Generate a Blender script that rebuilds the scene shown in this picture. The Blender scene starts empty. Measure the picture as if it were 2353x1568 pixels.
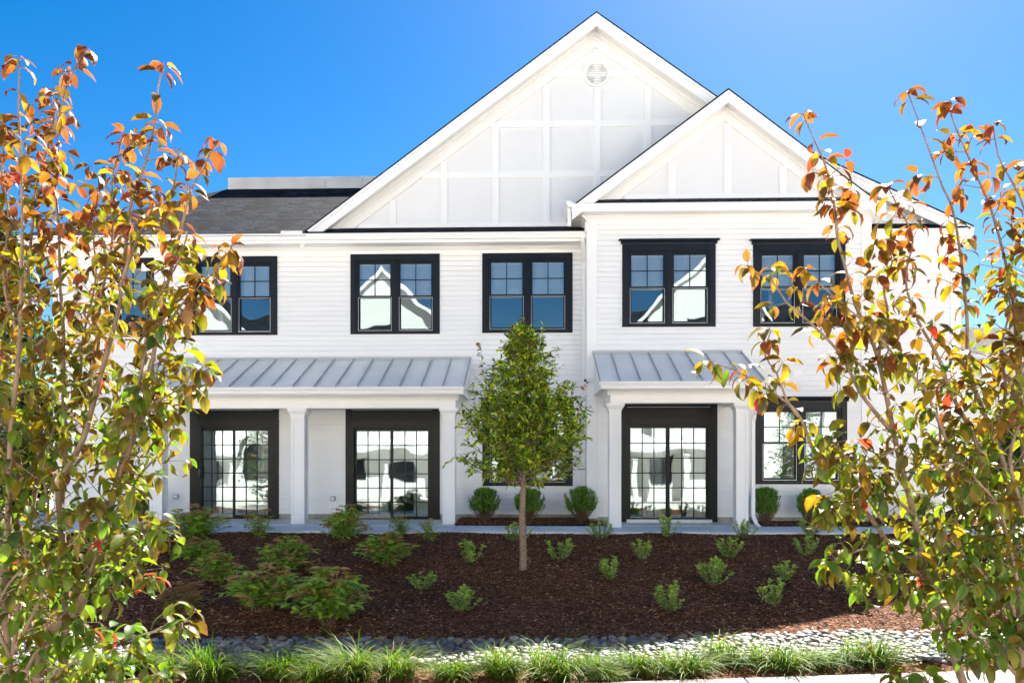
import bpy, math, random
import numpy as np
from mathutils import Vector, Matrix
from math import radians as R, sin, cos, pi

scene = bpy.context.scene
# ------------------------------------------------------------------ camera, sky, sun, exposure
F, CX, HY = 1712.0, 1176.0, 1056.0            # focal length, centre and horizon of the photo at 2352 px wide
TH = R(1.57); CAMY, CAMZ = -16.6, 1.33
cam = bpy.data.cameras.new("camera"); camo = bpy.data.objects.new("camera", cam)
scene.collection.objects.link(camo); scene.camera = camo
camo.location = (0, CAMY, CAMZ); camo.rotation_euler = (R(90), 0, TH)
cam.sensor_width = 36.0; cam.lens = 36.0*F/2352; cam.shift_y = (HY-784)/2352
cam.clip_start = 0.05; cam.clip_end = 3000

SUN = Vector((0.36, 0.84, 1.0)).normalized()   # towards the sun
EL = math.asin(SUN.z); AZ = math.atan2(SUN.x, SUN.y)
world = bpy.data.worlds.new("World"); scene.world = world; world.use_nodes = True
wn = world.node_tree; wn.nodes.clear()
sky = wn.nodes.new("ShaderNodeTexSky"); sky.sky_type = 'NISHITA'; sky.sun_disc = False
sky.sun_elevation = EL; sky.sun_rotation = AZ
sky.altitude = 0; sky.air_density = 1.0; sky.dust_density = 0.3; sky.ozone_density = 2.0
hsv = wn.nodes.new("ShaderNodeHueSaturation"); hsv.inputs['Saturation'].default_value = 1.52; hsv.inputs['Hue'].default_value = 0.502; hsv.inputs['Value'].default_value = 0.49
bg = wn.nodes.new("ShaderNodeBackground"); bg.inputs[1].default_value = 0.05
wo = wn.nodes.new("ShaderNodeOutputWorld")
wn.links.new(sky.outputs[0], hsv.inputs['Color']); wn.links.new(hsv.outputs[0], bg.inputs[0]); wn.links.new(bg.outputs[0], wo.inputs[0])
sl = bpy.data.lights.new("sun", 'SUN'); sl.energy = 4.1; sl.angle = R(0.5); sl.color = (1, 0.95, 0.87)
slo = bpy.data.objects.new("sun", sl); scene.collection.objects.link(slo)
slo.rotation_euler = (-SUN).to_track_quat('-Z', 'Y').to_euler(); slo.location = (10, 30, 30)
scene.view_settings.view_transform = 'Standard'; scene.view_settings.look = 'None'
scene.view_settings.exposure = 2.8; scene.view_settings.gamma = 1.0
scene.cycles.max_bounces = 10; scene.cycles.transparent_max_bounces = 16
scene.cycles.sample_clamp_indirect = 8

# ------------------------------------------------------------------ helpers
C = scene.collection
def ray(px, py):
    u = (px-CX)/F; v = (HY-py)/F
    return Vector((-sin(TH)+u*cos(TH), cos(TH)+u*sin(TH), v))
def onY(px, py, Y):
    d = ray(px, py); t = (Y-CAMY)/d.y
    return Vector((d.x*t, Y, CAMZ+d.z*t))
def PX(px, Y): return onY(px, HY, Y).x
def PZ(px, py, Y): return onY(px, py, Y).z
def P3(px, py, dep): return Vector((0, CAMY, CAMZ)) + ray(px, py)*dep
def ground_h(x, y):
    if y >= -2.72: return -0.03
    if y <= -8.7: return -0.65
    t = (-2.72-y)/(8.7-2.72)
    s = t*0.9+0.1*(t*t*(3-2*t))
    return -0.03-0.62*s
def onground(px, py):
    d = ray(px, py); t = 3.0
    while t < 30:
        p = Vector((0, CAMY, CAMZ))+d*t
        if p.z <= ground_h(p.x, p.y): return Vector((p.x, p.y, ground_h(p.x, p.y)))
        t += 0.01
    return p

class MB:
    def __init__(s): s.v = []; s.f = []
    def add(s, vs, fs):
        o = len(s.v); s.v += [tuple(v) for v in vs]; s.f += [tuple(i+o for i in f) for f in fs]; return s
    def box(s, x0, x1, y0, y1, z0, z1):
        if x0 > x1: x0, x1 = x1, x0
        if y0 > y1: y0, y1 = y1, y0
        if z0 > z1: z0, z1 = z1, z0
        return s.add([(x0,y0,z0),(x1,y0,z0),(x1,y1,z0),(x0,y1,z0),(x0,y0,z1),(x1,y0,z1),(x1,y1,z1),(x0,y1,z1)],
                     [(0,3,2,1),(4,5,6,7),(0,1,5,4),(1,2,6,5),(2,3,7,6),(3,0,4,7)])
    def prism_y(s, poly, y0, y1):      # poly: list of (x,z) counter-clockwise seen from -Y
        n = len(poly)
        vs = [(x,y0,z) for x,z in poly]+[(x,y1,z) for x,z in poly]
        fs = [tuple(range(n)), tuple(range(2*n-1, n-1, -1))]
        for i in range(n):
            j = (i+1) % n; fs.append((i, i+n, j+n, j))
        return s.add(vs, fs)
    def prism_x(s, poly, x0, x1):      # poly: (y,z)
        n = len(poly)
        vs = [(x0,y,z) for y,z in poly]+[(x1,y,z) for y,z in poly]
        fs = [tuple(range(n-1, -1, -1)), tuple(range(n, 2*n))]
        for i in range(n):
            j = (i+1) % n; fs.append((i, j, j+n, i+n))
        return s.add(vs, fs)
    def quad(s, a, b, c, d): return s.add([a,b,c,d], [(0,1,2,3)])
    def tube(s, pts, rad, sides=6, cap=True):
        pts = [Vector(p) for p in pts]; n = len(pts)
        if not hasattr(rad, '__len__'): rad = [rad]*n
        t0 = (pts[1]-pts[0]).normalized()
        a = t0.orthogonal().normalized(); vs = []
        for i, p in enumerate(pts):
            t = (pts[min(i+1,n-1)]-pts[max(i-1,0)])
            t = t.normalized() if t.length > 1e-9 else t0
            a = (a-t*a.dot(t)); a = a.normalized() if a.length > 1e-6 else t.orthogonal().normalized()
            b = t.cross(a)
            for k in range(sides):
                q = 2*pi*k/sides; vs.append(p+(a*cos(q)+b*sin(q))*rad[i])
        fs = []
        for i in range(n-1):
            for k in range(sides):
                k2 = (k+1) % sides
                fs.append((i*sides+k, i*sides+k2, (i+1)*sides+k2, (i+1)*sides+k))
        if cap: fs += [tuple(range(sides-1,-1,-1)), tuple(range((n-1)*sides, n*sides))]
        return s.add(vs, fs)
    def build(s, name, mat, parent=None, smooth=False, bevel=0):
        me = bpy.data.meshes.new(name); me.from_pydata(s.v, [], s.f); me.update()
        if smooth: me.polygons.foreach_set('use_smooth', [True]*len(me.polygons))
        me.materials.append(mat)
        o = bpy.data.objects.new(name, me); C.objects.link(o)
        if parent is not None:
            o.parent = parent
            if parent.location.length > 0 or parent.rotation_euler.z:
                o.matrix_parent_inverse = mworld(parent).inverted()
        if bevel:
            m = o.modifiers.new("bevel", 'BEVEL'); m.width = bevel; m.segments = 1; m.limit_method = 'ANGLE'
        return o
def mworld(o):
    m = Matrix.Translation(o.location) @ o.rotation_euler.to_matrix().to_4x4()
    return m if o.parent is None else mworld(o.parent) @ o.matrix_parent_inverse @ m
def tag(o, label=None, cat=None, group=None, kind=None):
    if label: o['label'] = label
    if cat: o['category'] = cat
    if group: o['group'] = group
    if kind: o['kind'] = kind
    return o
def empty(name, loc=(0,0,0)):
    o = bpy.data.objects.new(name, None); C.objects.link(o); o.location = loc; o.empty_display_size = 0.2
    return o
def copy_tree(o, parent=None):
    c = o.copy(); C.objects.link(c); c.parent = parent
    for ch in [x for x in bpy.data.objects if x.parent == o]: copy_tree(ch, c)
    return c

# ------------------------------------------------------------------ materials
def mat(name):
    m = bpy.data.materials.new(name); m.use_nodes = True
    nt = m.node_tree; return m, nt, nt.nodes['Principled BSDF'], nt.nodes['Material Output']
def N(nt, t, **kw):
    n = nt.nodes.new(t)
    for k, v in kw.items():
        if k in n.inputs: n.inputs[k].default_value = v
        else: setattr(n, k, v)
    return n
def simple(name, col, rough=0.5, metal=0.0, nscale=0, namp=0.1, bump=0.0, bscale=None, stretch=None):
    m, nt, b, out = mat(name); L = nt.links.new
    b.inputs['Base Color'].default_value = (*col, 1); b.inputs['Roughness'].default_value = rough
    b.inputs['Metallic'].default_value = metal; b.inputs['Specular IOR Level'].default_value = .2 if max(col) < .03 and rough > .2 else .5
    if nscale:
        tc = N(nt, "ShaderNodeTexCoord"); src = tc.outputs['Object']
        if stretch:
            mp = N(nt, "ShaderNodeMapping"); mp.inputs['Scale'].default_value = stretch
            L(src, mp.inputs[0]); src = mp.outputs[0]
        nz = N(nt, "ShaderNodeTexNoise", Scale=nscale, Detail=6.0); L(src, nz.inputs['Vector'])
        mr = N(nt, "ShaderNodeMapRange"); mr.inputs['From Min'].default_value = .3; mr.inputs['From Max'].default_value = .7
        mr.inputs['To Min'].default_value = 1-namp; mr.inputs['To Max'].default_value = 1+namp
        L(nz.outputs[0], mr.inputs[0])
        mx = N(nt, "ShaderNodeVectorMath", operation='SCALE'); mx.inputs[0].default_value = col
        L(mr.outputs[0], mx.inputs['Scale']); L(mx.outputs[0], b.inputs['Base Color'])
        if bump:
            n2 = N(nt, "ShaderNodeTexNoise", Scale=bscale or nscale*4, Detail=4.0); L(src, n2.inputs['Vector'])
            bp = N(nt, "ShaderNodeBump", Strength=bump, Distance=0.01)
            L(n2.outputs[0], bp.inputs['Height']); L(bp.outputs[0], b.inputs['Normal'])
    return m
M = {}
M['siding'] = simple("painted_siding", (.805,.805,.80), .55, nscale=1.2, namp=.035, bump=.15, bscale=60, stretch=(.35,1,3))
M['white'] = simple("white_trim_paint", (.815,.815,.81), .5, nscale=.8, namp=.025)
M['panel'] = simple("white_panel_paint", (.745,.745,.75), .6, nscale=.6, namp=.03, bump=.1, bscale=90)
M['black'] = simple("black_trim_paint", (.006,.009,.015), .38, nscale=6, namp=.15)
M['blackdoor'] = simple("charcoal_door_paint", (.009,.010,.010), .4, nscale=6, namp=.12)
M['screen'] = simple("screen_edge_metal", (.42,.44,.46), .35, 0.4)
M['metal'] = simple("standing_seam_metal", (.88,.86,.80), .5, 0.1, nscale=.9, namp=.08, bump=.05, bscale=8)
M['seam'] = simple('folded_seam_metal', (.36,.38,.39), .5, 0.1)
M['flash'] = simple("grey_membrane", (.50,.49,.48), .7, nscale=2, namp=.12)
M['foundation'] = simple("foundation_concrete", (.36,.34,.30), .9, nscale=9, namp=.3, bump=.6, bscale=70)
M['inside'] = simple("interior_paint", (.34,.33,.31), .8)
M['floor_in'] = simple("interior_floor", (.22,.15,.09), .4)
M['blind'] = simple("white_blind_slat", (.78,.79,.80), .5)
M['curtain'] = simple("white_curtain_cloth", (.72,.72,.70), .9)
M['plastic'] = simple("grey_cover_plastic", (.45,.46,.47), .3)
M['lens'] = simple("camera_lens_black", (.01,.01,.012), .1)
M['drk'] = simple("dark_drain_metal", (.03,.02,.018), .5)
M['bark'] = simple("dogwood_bark", (.17,.115,.08), .85, nscale=25, namp=.35, bump=.5, bscale=60, stretch=(1,1,.3))
M['bark2'] = simple("young_tree_bark", (.23,.165,.115), .9, nscale=30, namp=.4, bump=.6, bscale=50, stretch=(1,1,2.5))
M['twig'] = simple("shrub_twig", (.16,.10,.06), .9)
M['stonebase'] = simple("stone_bed_soil", (.06,.055,.05), 1)

def concrete(name, col):
    m, nt, b, out = mat(name); L = nt.links.new
    tc = N(nt, "ShaderNodeTexCoord")
    nz = N(nt, "ShaderNodeTexNoise", Scale=1.3, Detail=8.0); L(tc.outputs['Object'], nz.inputs['Vector'])
    mp = N(nt, "ShaderNodeMapping"); mp.inputs['Scale'].default_value = (90, 2.5, 1); L(tc.outputs['Object'], mp.inputs[0])
    n2 = N(nt, "ShaderNodeTexNoise", Scale=1.0, Detail=3.0); L(mp.outputs[0], n2.inputs['Vector'])
    ad = N(nt, "ShaderNodeMath", operation='ADD'); L(nz.outputs[0], ad.inputs[0]); L(n2.outputs[0], ad.inputs[1])
    mr = N(nt, "ShaderNodeMapRange"); mr.inputs['From Min'].default_value = .7; mr.inputs['From Max'].default_value = 1.3
    mr.inputs['To Min'].default_value = .82; mr.inputs['To Max'].default_value = 1.15; L(ad.outputs[0], mr.inputs[0])
    mx = N(nt, "ShaderNodeVectorMath", operation='SCALE'); mx.inputs[0].default_value = col
    L(mr.outputs[0], mx.inputs['Scale']); L(mx.outputs[0], b.inputs['Base Color']); b.inputs['Roughness'].default_value = .85
    bp = N(nt, "ShaderNodeBump", Strength=.4, Distance=.004); L(n2.outputs[0], bp.inputs['Height']); L(bp.outputs[0], b.inputs['Normal'])
    return m
M['walk'] = concrete("broomed_concrete", (.68,.69,.69))
M['patio'] = concrete("patio_concrete", (.70,.69,.66))

def shingle(name, c1, c2, zs=1.74):
    m, nt, b, out = mat(name); L = nt.links.new
    tc = N(nt, "ShaderNodeTexCoord"); sx = N(nt, "ShaderNodeSeparateXYZ"); L(tc.outputs['Object'], sx.inputs[0])
    ad = N(nt, "ShaderNodeMath", operation='ADD'); L(sx.outputs[0], ad.inputs[0]); ad.inputs[1].default_value = 50
    mu = N(nt, "ShaderNodeMath", operation='MULTIPLY'); L(sx.outputs[2], mu.inputs[0]); mu.inputs[1].default_value = zs
    cb = N(nt, "ShaderNodeCombineXYZ"); L(ad.outputs[0], cb.inputs[0]); L(mu.outputs[0], cb.inputs[1])
    br = N(nt, "ShaderNodeTexBrick", Scale=1.0); br.offset = 0.37; br.squash = 1.6; br.squash_frequency = 3
    br.inputs['Brick Width'].default_value = .26; br.inputs['Row Height'].default_value = .14
    br.inputs['Mortar Size'].default_value = .022; br.inputs['Mortar Smooth'].default_value = .2
    br.inputs['Color1'].default_value = (*c1,1); br.inputs['Color2'].default_value = (*c2,1); br.inputs['Mortar'].default_value = (.008,.009,.012,1)
    L(cb.outputs[0], br.inputs['Vector'])
    nz = N(nt, "ShaderNodeTexNoise", Scale=60.0, Detail=5.0); L(tc.outputs['Object'], nz.inputs['Vector'])
    mx = N(nt, "ShaderNodeMix", data_type='RGBA', blend_type='MULTIPLY'); mx.inputs[0].default_value = .6
    L(br.outputs[0], mx.inputs[6]); L(nz.outputs[0], mx.inputs[7]); L(mx.outputs[2], b.inputs['Base Color'])
    b.inputs['Roughness'].default_value = .9; b.inputs['Specular IOR Level'].default_value = .08
    bp = N(nt, "ShaderNodeBump", Strength=.8, Distance=.02); inv = N(nt, "ShaderNodeMath", operation='SUBTRACT'); inv.inputs[0].default_value = 1
    L(br.outputs['Fac'], inv.inputs[1]); L(inv.outputs[0], bp.inputs['Height']); L(bp.outputs[0], b.inputs['Normal'])
    return m
M['shingle'] = shingle("dark_roof_shingles", (.002,.003,.007), (.036,.046,.070))
M['shingle2'] = shingle("grey_roof_shingles", (.05,.05,.055), (.09,.09,.10))

def glass():
    m, nt, b, out = mat("window_glass"); L = nt.links.new
    nt.nodes.remove(b)
    tc = N(nt, "ShaderNodeTexCoord"); nz = N(nt, "ShaderNodeTexNoise", Scale=1.1, Detail=1.0); L(tc.outputs['Object'], nz.inputs['Vector'])
    bp = N(nt, "ShaderNodeBump", Strength=.35, Distance=.02); L(nz.outputs[0], bp.inputs['Height'])
    gl = N(nt, "ShaderNodeBsdfGlossy", Roughness=0.0); gl.inputs['Color'].default_value = (.80,.95,1,1); L(bp.outputs[0], gl.inputs['Normal'])
    tr = N(nt, "ShaderNodeBsdfTransparent"); tr.inputs[0].default_value = (.84,.90,.90,1)
    lw = N(nt, "ShaderNodeLayerWeight", Blend=.25)
    mr = N(nt, "ShaderNodeMapRange"); mr.inputs['To Min'].default_value = .22; mr.inputs['To Max'].default_value = 1
    L(lw.outputs['Fresnel'], mr.inputs[0])
    ms = N(nt, "ShaderNodeMixShader"); L(mr.outputs[0], ms.inputs[0]); L(tr.outputs[0], ms.inputs[1]); L(gl.outputs[0], ms.inputs[2])
    L(ms.outputs[0], out.inputs[0]); return m
M['glass'] = glass()

def mulch():
    m, nt, b, out = mat("brown_bark_mulch"); L = nt.links.new
    tc = N(nt, "ShaderNodeTexCoord")
    v = N(nt, "ShaderNodeTexVoronoi", Scale=38.0); 
    mp = N(nt, "ShaderNodeMapping"); mp.inputs['Scale'].default_value = (1, 1.8, 1); L(tc.outputs['Object'], mp.inputs[0]); 
    nd = N(nt, "ShaderNodeTexNoise", Scale=14.0, Detail=4.0); L(mp.outputs[0], nd.inputs['Vector'])
    mxv = N(nt, "ShaderNodeMix", data_type='RGBA'); mxv.inputs[0].default_value = .12; L(mp.outputs[0], mxv.inputs[6]); L(nd.outputs['Color'], mxv.inputs[7])
    L(mxv.outputs[2], v.inputs['Vector'])
    r = N(nt, "ShaderNodeValToRGB"); e = r.color_ramp.elements
    e[0].position = 0; e[0].color = (.028,.012,.008,1); e[1].position = 1; e[1].color = (.29,.14,.075,1)
    k = r.color_ramp.elements.new(.6); k.color = (.105,.046,.026,1)
    sp = N(nt, "ShaderNodeSeparateColor"); L(v.outputs['Color'], sp.inputs[0]); L(sp.outputs[0], r.inputs[0])
    n3 = N(nt, "ShaderNodeTexNoise", Scale=.7, Detail=5.0); L(tc.outputs['Object'], n3.inputs['Vector'])
    mx = N(nt, "ShaderNodeMix", data_type='RGBA', blend_type='MULTIPLY'); mx.inputs[0].default_value = .5
    mr = N(nt, "ShaderNodeMapRange"); mr.inputs['From Min'].default_value = .3; mr.inputs['From Max'].default_value = .7; mr.inputs['To Min'].default_value = .5; mr.inputs['To Max'].default_value = 1.5
    L(n3.outputs[0], mr.inputs[0]); L(r.outputs[0], mx.inputs[6]); L(mr.outputs[0], mx.inputs[7])
    L(mx.outputs[2], b.inputs['Base Color']); b.inputs['Roughness'].default_value = .9; b.inputs['Specular IOR Level'].default_value = .08
    bp = N(nt, "ShaderNodeBump", Strength=1.0, Distance=.02); L(v.outputs['Distance'], bp.inputs['Height']); L(bp.outputs[0], b.inputs['Normal'])
    return m
M['mulch'] = mulch()

def leafmat(name, trans=.45, rough=.4, tm=(1.7,1.75,.5), spec=.5):
    m, nt, b, out = mat(name); L = nt.links.new
    at = N(nt, "ShaderNodeAttribute", attribute_name="Col")
    tc = N(nt, "ShaderNodeTexCoord"); nz = N(nt, "ShaderNodeTexNoise", Scale=18.0, Detail=2.0); L(tc.outputs['Object'], nz.inputs['Vector'])
    mr = N(nt, "ShaderNodeMapRange"); mr.inputs['From Min'].default_value = .3; mr.inputs['From Max'].default_value = .7; mr.inputs['To Min'].default_value = .75; mr.inputs['To Max'].default_value = 1.2
    L(nz.outputs[0], mr.inputs[0])
    sc = N(nt, "ShaderNodeVectorMath", operation='SCALE'); L(at.outputs['Color'], sc.inputs[0]); L(mr.outputs[0], sc.inputs['Scale'])
    L(sc.outputs[0], b.inputs['Base Color']); b.inputs['Roughness'].default_value = rough
    b.inputs['Specular IOR Level'].default_value = spec
    tl = N(nt, "ShaderNodeBsdfTranslucent")
    tg = N(nt, "ShaderNodeVectorMath", operation='MULTIPLY'); L(sc.outputs[0], tg.inputs[0]); tg.inputs[1].default_value = tm
    L(tg.outputs[0], tl.inputs[0])
    bp = N(nt, "ShaderNodeBump", Strength=.25, Distance=.004); L(nz.outputs[0], bp.inputs['Height']); L(bp.outputs[0], b.inputs['Normal'])
    ms = N(nt, "ShaderNodeMixShader"); ms.inputs[0].default_value = trans
    L(b.outputs[0], ms.inputs[1]); L(tl.outputs[0], ms.inputs[2]); L(ms.outputs[0], out.inputs[0]); return m
M['leaf'] = leafmat("dogwood_leaf", .5, .45, spec=.38)
M['leaf2'] = leafmat("small_leaf", .42, .5, (1.7,1.75,.4), .2)
M['blade'] = leafmat("grass_blade", .4, .55, (1.2,1.5,.3), .2)
def vcol(name, rough=.6):
    m, nt, b, out = mat(name); L = nt.links.new
    at = N(nt, "ShaderNodeAttribute", attribute_name="Col")
    tc = N(nt, "ShaderNodeTexCoord"); nz = N(nt, "ShaderNodeTexNoise", Scale=30.0, Detail=5.0); L(tc.outputs['Object'], nz.inputs['Vector'])
    mr = N(nt, "ShaderNodeMapRange"); mr.inputs['From Min'].default_value = .3; mr.inputs['From Max'].default_value = .7; mr.inputs['To Min'].default_value = .8; mr.inputs['To Max'].default_value = 1.15
    L(nz.outputs[0], mr.inputs[0])
    sc = N(nt, "ShaderNodeVectorMath", operation='SCALE'); L(at.outputs['Color'], sc.inputs[0]); L(mr.outputs[0], sc.inputs['Scale'])
    L(sc.outputs[0], b.inputs['Base Color']); b.inputs['Roughness'].default_value = rough; b.inputs['Specular IOR Level'].default_value = .1 if rough > .7 else .4
    return m
M['stone'] = vcol("river_stone", .55); M['chip'] = vcol("bark_chip", .8)

# ------------------------------------------------------------------ ground
def grid(name, x0, x1, nx, y0, y1, ny, hf, m):
    xs = np.linspace(x0, x1, nx+1); ys = np.linspace(y0, y1, ny+1)
    vs = [(x, y, hf(x, y)) for y in ys for x in xs]; W = nx+1
    fs = [(j*W+i, j*W+i+1, (j+1)*W+i+1, (j+1)*W+i) for j in range(ny) for i in range(nx)]
    b = MB(); b.v = vs; b.f = fs; return b.build(name, m, smooth=True)
M['ground'] = simple("ground_pale_concrete", (.60,.56,.49), .95, nscale=.5, namp=.2)
g = MB(); ys = [-900,-60,-19,-8.7]+[-8.7+5.98*k/12 for k in range(1,12)]+[-2.72,30,900]; xs = [-900,-40,-15,0,18,50,900]
g.v = [(x,y,ground_h(x,y)-.035) for y in ys for x in xs]; W = len(xs)
g.f = [(j*W+i,j*W+i+1,(j+1)*W+i+1,(j+1)*W+i) for j in range(len(ys)-1) for i in range(W-1)]
tag(g.build("ground", M['ground']), kind='structure')
rn = random.Random(5)
def mh(x, y):
    return ground_h(x,y) + .012*sin(x*1.7+y*.9)+.010*sin(x*3.1-y*2.3)+rn.uniform(-.006,.006)-.004
mb = grid("mulch_bed", -15, 18, 330, -14.1, -2.74, 114, mh, M['mulch']); tag(mb, kind='structure')

def EY(pts, x):
    for (a, ya), (b_, yb) in zip(pts, pts[1:]):
        if x <= b_: t = (x-a)/(b_-a); return ya+(yb-ya)*max(0,min(1,t))
    return pts[-1][1]
STOP = [(-8,-8.75),(-3.5,-8.62),(0,-8.58),(2.5,-8.22),(5,-7.95),(9,-7.7)]
SBOT = [(-8,-9.75),(-3.5,-9.62),(0,-9.5),(2.5,-9.3),(5,-9.08),(9,-8.9)]
b = MB()
for i in range(34):
    xa = -8+.5*i; xb = xa+.5
    b.quad((xa,EY(SBOT,xa),-.632),(xb,EY(SBOT,xb),-.632),(xb,EY(STOP,xb),-.628),(xa,EY(STOP,xa),-.628))
tag(b.build("stone_bed_soil", M['stonebase']), kind='structure')
# front path in slabs
b = MB(); th = math.atan(.13)
for k in range(12):
    xa = -9.5+1.9*k; xb = xa+1.888
    f = lambda x: -10.12+.13*x
    b.add([(xa,f(xa)-1.5,-.69),(xb,f(xb)-1.5,-.69),(xb,f(xb),-.69),(xa,f(xa),-.69),
           (xa,f(xa)-1.5,-.615),(xb,f(xb)-1.5,-.615),(xb,f(xb),-.615),(xa,f(xa),-.615)],
          [(0,3,2,1),(4,5,6,7),(0,1,5,4),(1,2,6,5),(2,3,7,6),(3,0,4,7)])
M['path'] = concrete("worn_concrete", (.17,.165,.155))
tag(b.build("path", M['path'], bevel=.008), kind='structure')
# walk along the house and porch slabs
joints = [-12,-9.2,-6.6,-4.0]+[PX(1045,-2)]+[PX(1399,-2)]+[3.3,5.2,7.1,9,12]
b = MB()
for a, c in zip(joints, joints[1:]): b.box(a+.006, c-.006, -2.74, -1.52, -.12, 0.0)
tag(b.build("pavement", M['walk'], bevel=.006), kind='structure')
XB1, XB2, XB3 = PX(1050,-.8), PX(1385,-.9), PX(1738,-1.2)
b = MB(); b.box(-11.8, XB1, -1.515, .02, -.12, .006); b.box(XB2, XB3, -1.515, -.6, -.12, .006)
tag(b.build("porch_slab", M['patio'], bevel=.006), kind='structure')
def mh2(x, y): return .012+.02*sin(x*2.2)*sin(y*3)+rn.uniform(-.006,.006)+.02*(y+1.6)
for (x0,x1,y1,n) in ((XB1+.01,XB2-.01,.0,60),(XB3+.01,10.5,.0,60)):
    tag(grid("mulch_bed", x0, x1, n, -1.5, y1, 16, mh2, M['mulch']), kind='structure')

# ------------------------------------------------------------------ the house
YL, YR = 0.0, -0.70
house = empty("house", (0,0,0))
tag(house, "large white two-storey house with twin gables, black-trimmed windows and grey metal porch roofs", "house")
XWL = PX(125, YL); XRL = PX(1350.5, YR); XRR = PX(1999, YR); XWR = PX(2203, YL)
ZT_L = PZ(900, 556, YL); ZT_R = PZ(1600, 486, YR)
ZB = 0.125

openings = {'L': [], 'R': []}     # (x0,x1,z0,z1) holes
def siding(x0, x1, Y, zb, zt, holes, name, exp=.1107):
    b = MB(); n = int(math.ceil((zt-zb)/exp))
    for k in range(n):
        z0 = zb+k*exp; z1 = min(zt, z0+exp); zc = z0+exp/2
        iv = [(x0, x1)]
        for (a, c, d, e) in holes:
            if d-.01 < zc < e+.01:
                nv = []
                for (p, q) in iv:
                    if c <= p or a >= q: nv.append((p, q)); continue
                    if a > p: nv.append((p, a))
                    if c < q: nv.append((c, q))
                iv = nv
        for (p, q) in iv:
            # butt joints here and there
            cuts = [p]
            rr = random.Random(k*77+int(p*10)); xx = p+rr.uniform(1.5, 4)
            while xx < q-.4: cuts.append(xx); xx += 3.66
            cuts.append(q)
            for s, t in zip(cuts, cuts[1:]):
                b.prism_x([(Y-.006,z1-.0035),(Y+.012,z1-.0035),(Y+.012,z1+.003),(Y+.026,z1+.003),(Y+.026,z0),(Y-.022,z0)], s+.0006, t-.0006)
    return b.build("wall", M['siding'], house)

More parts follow.
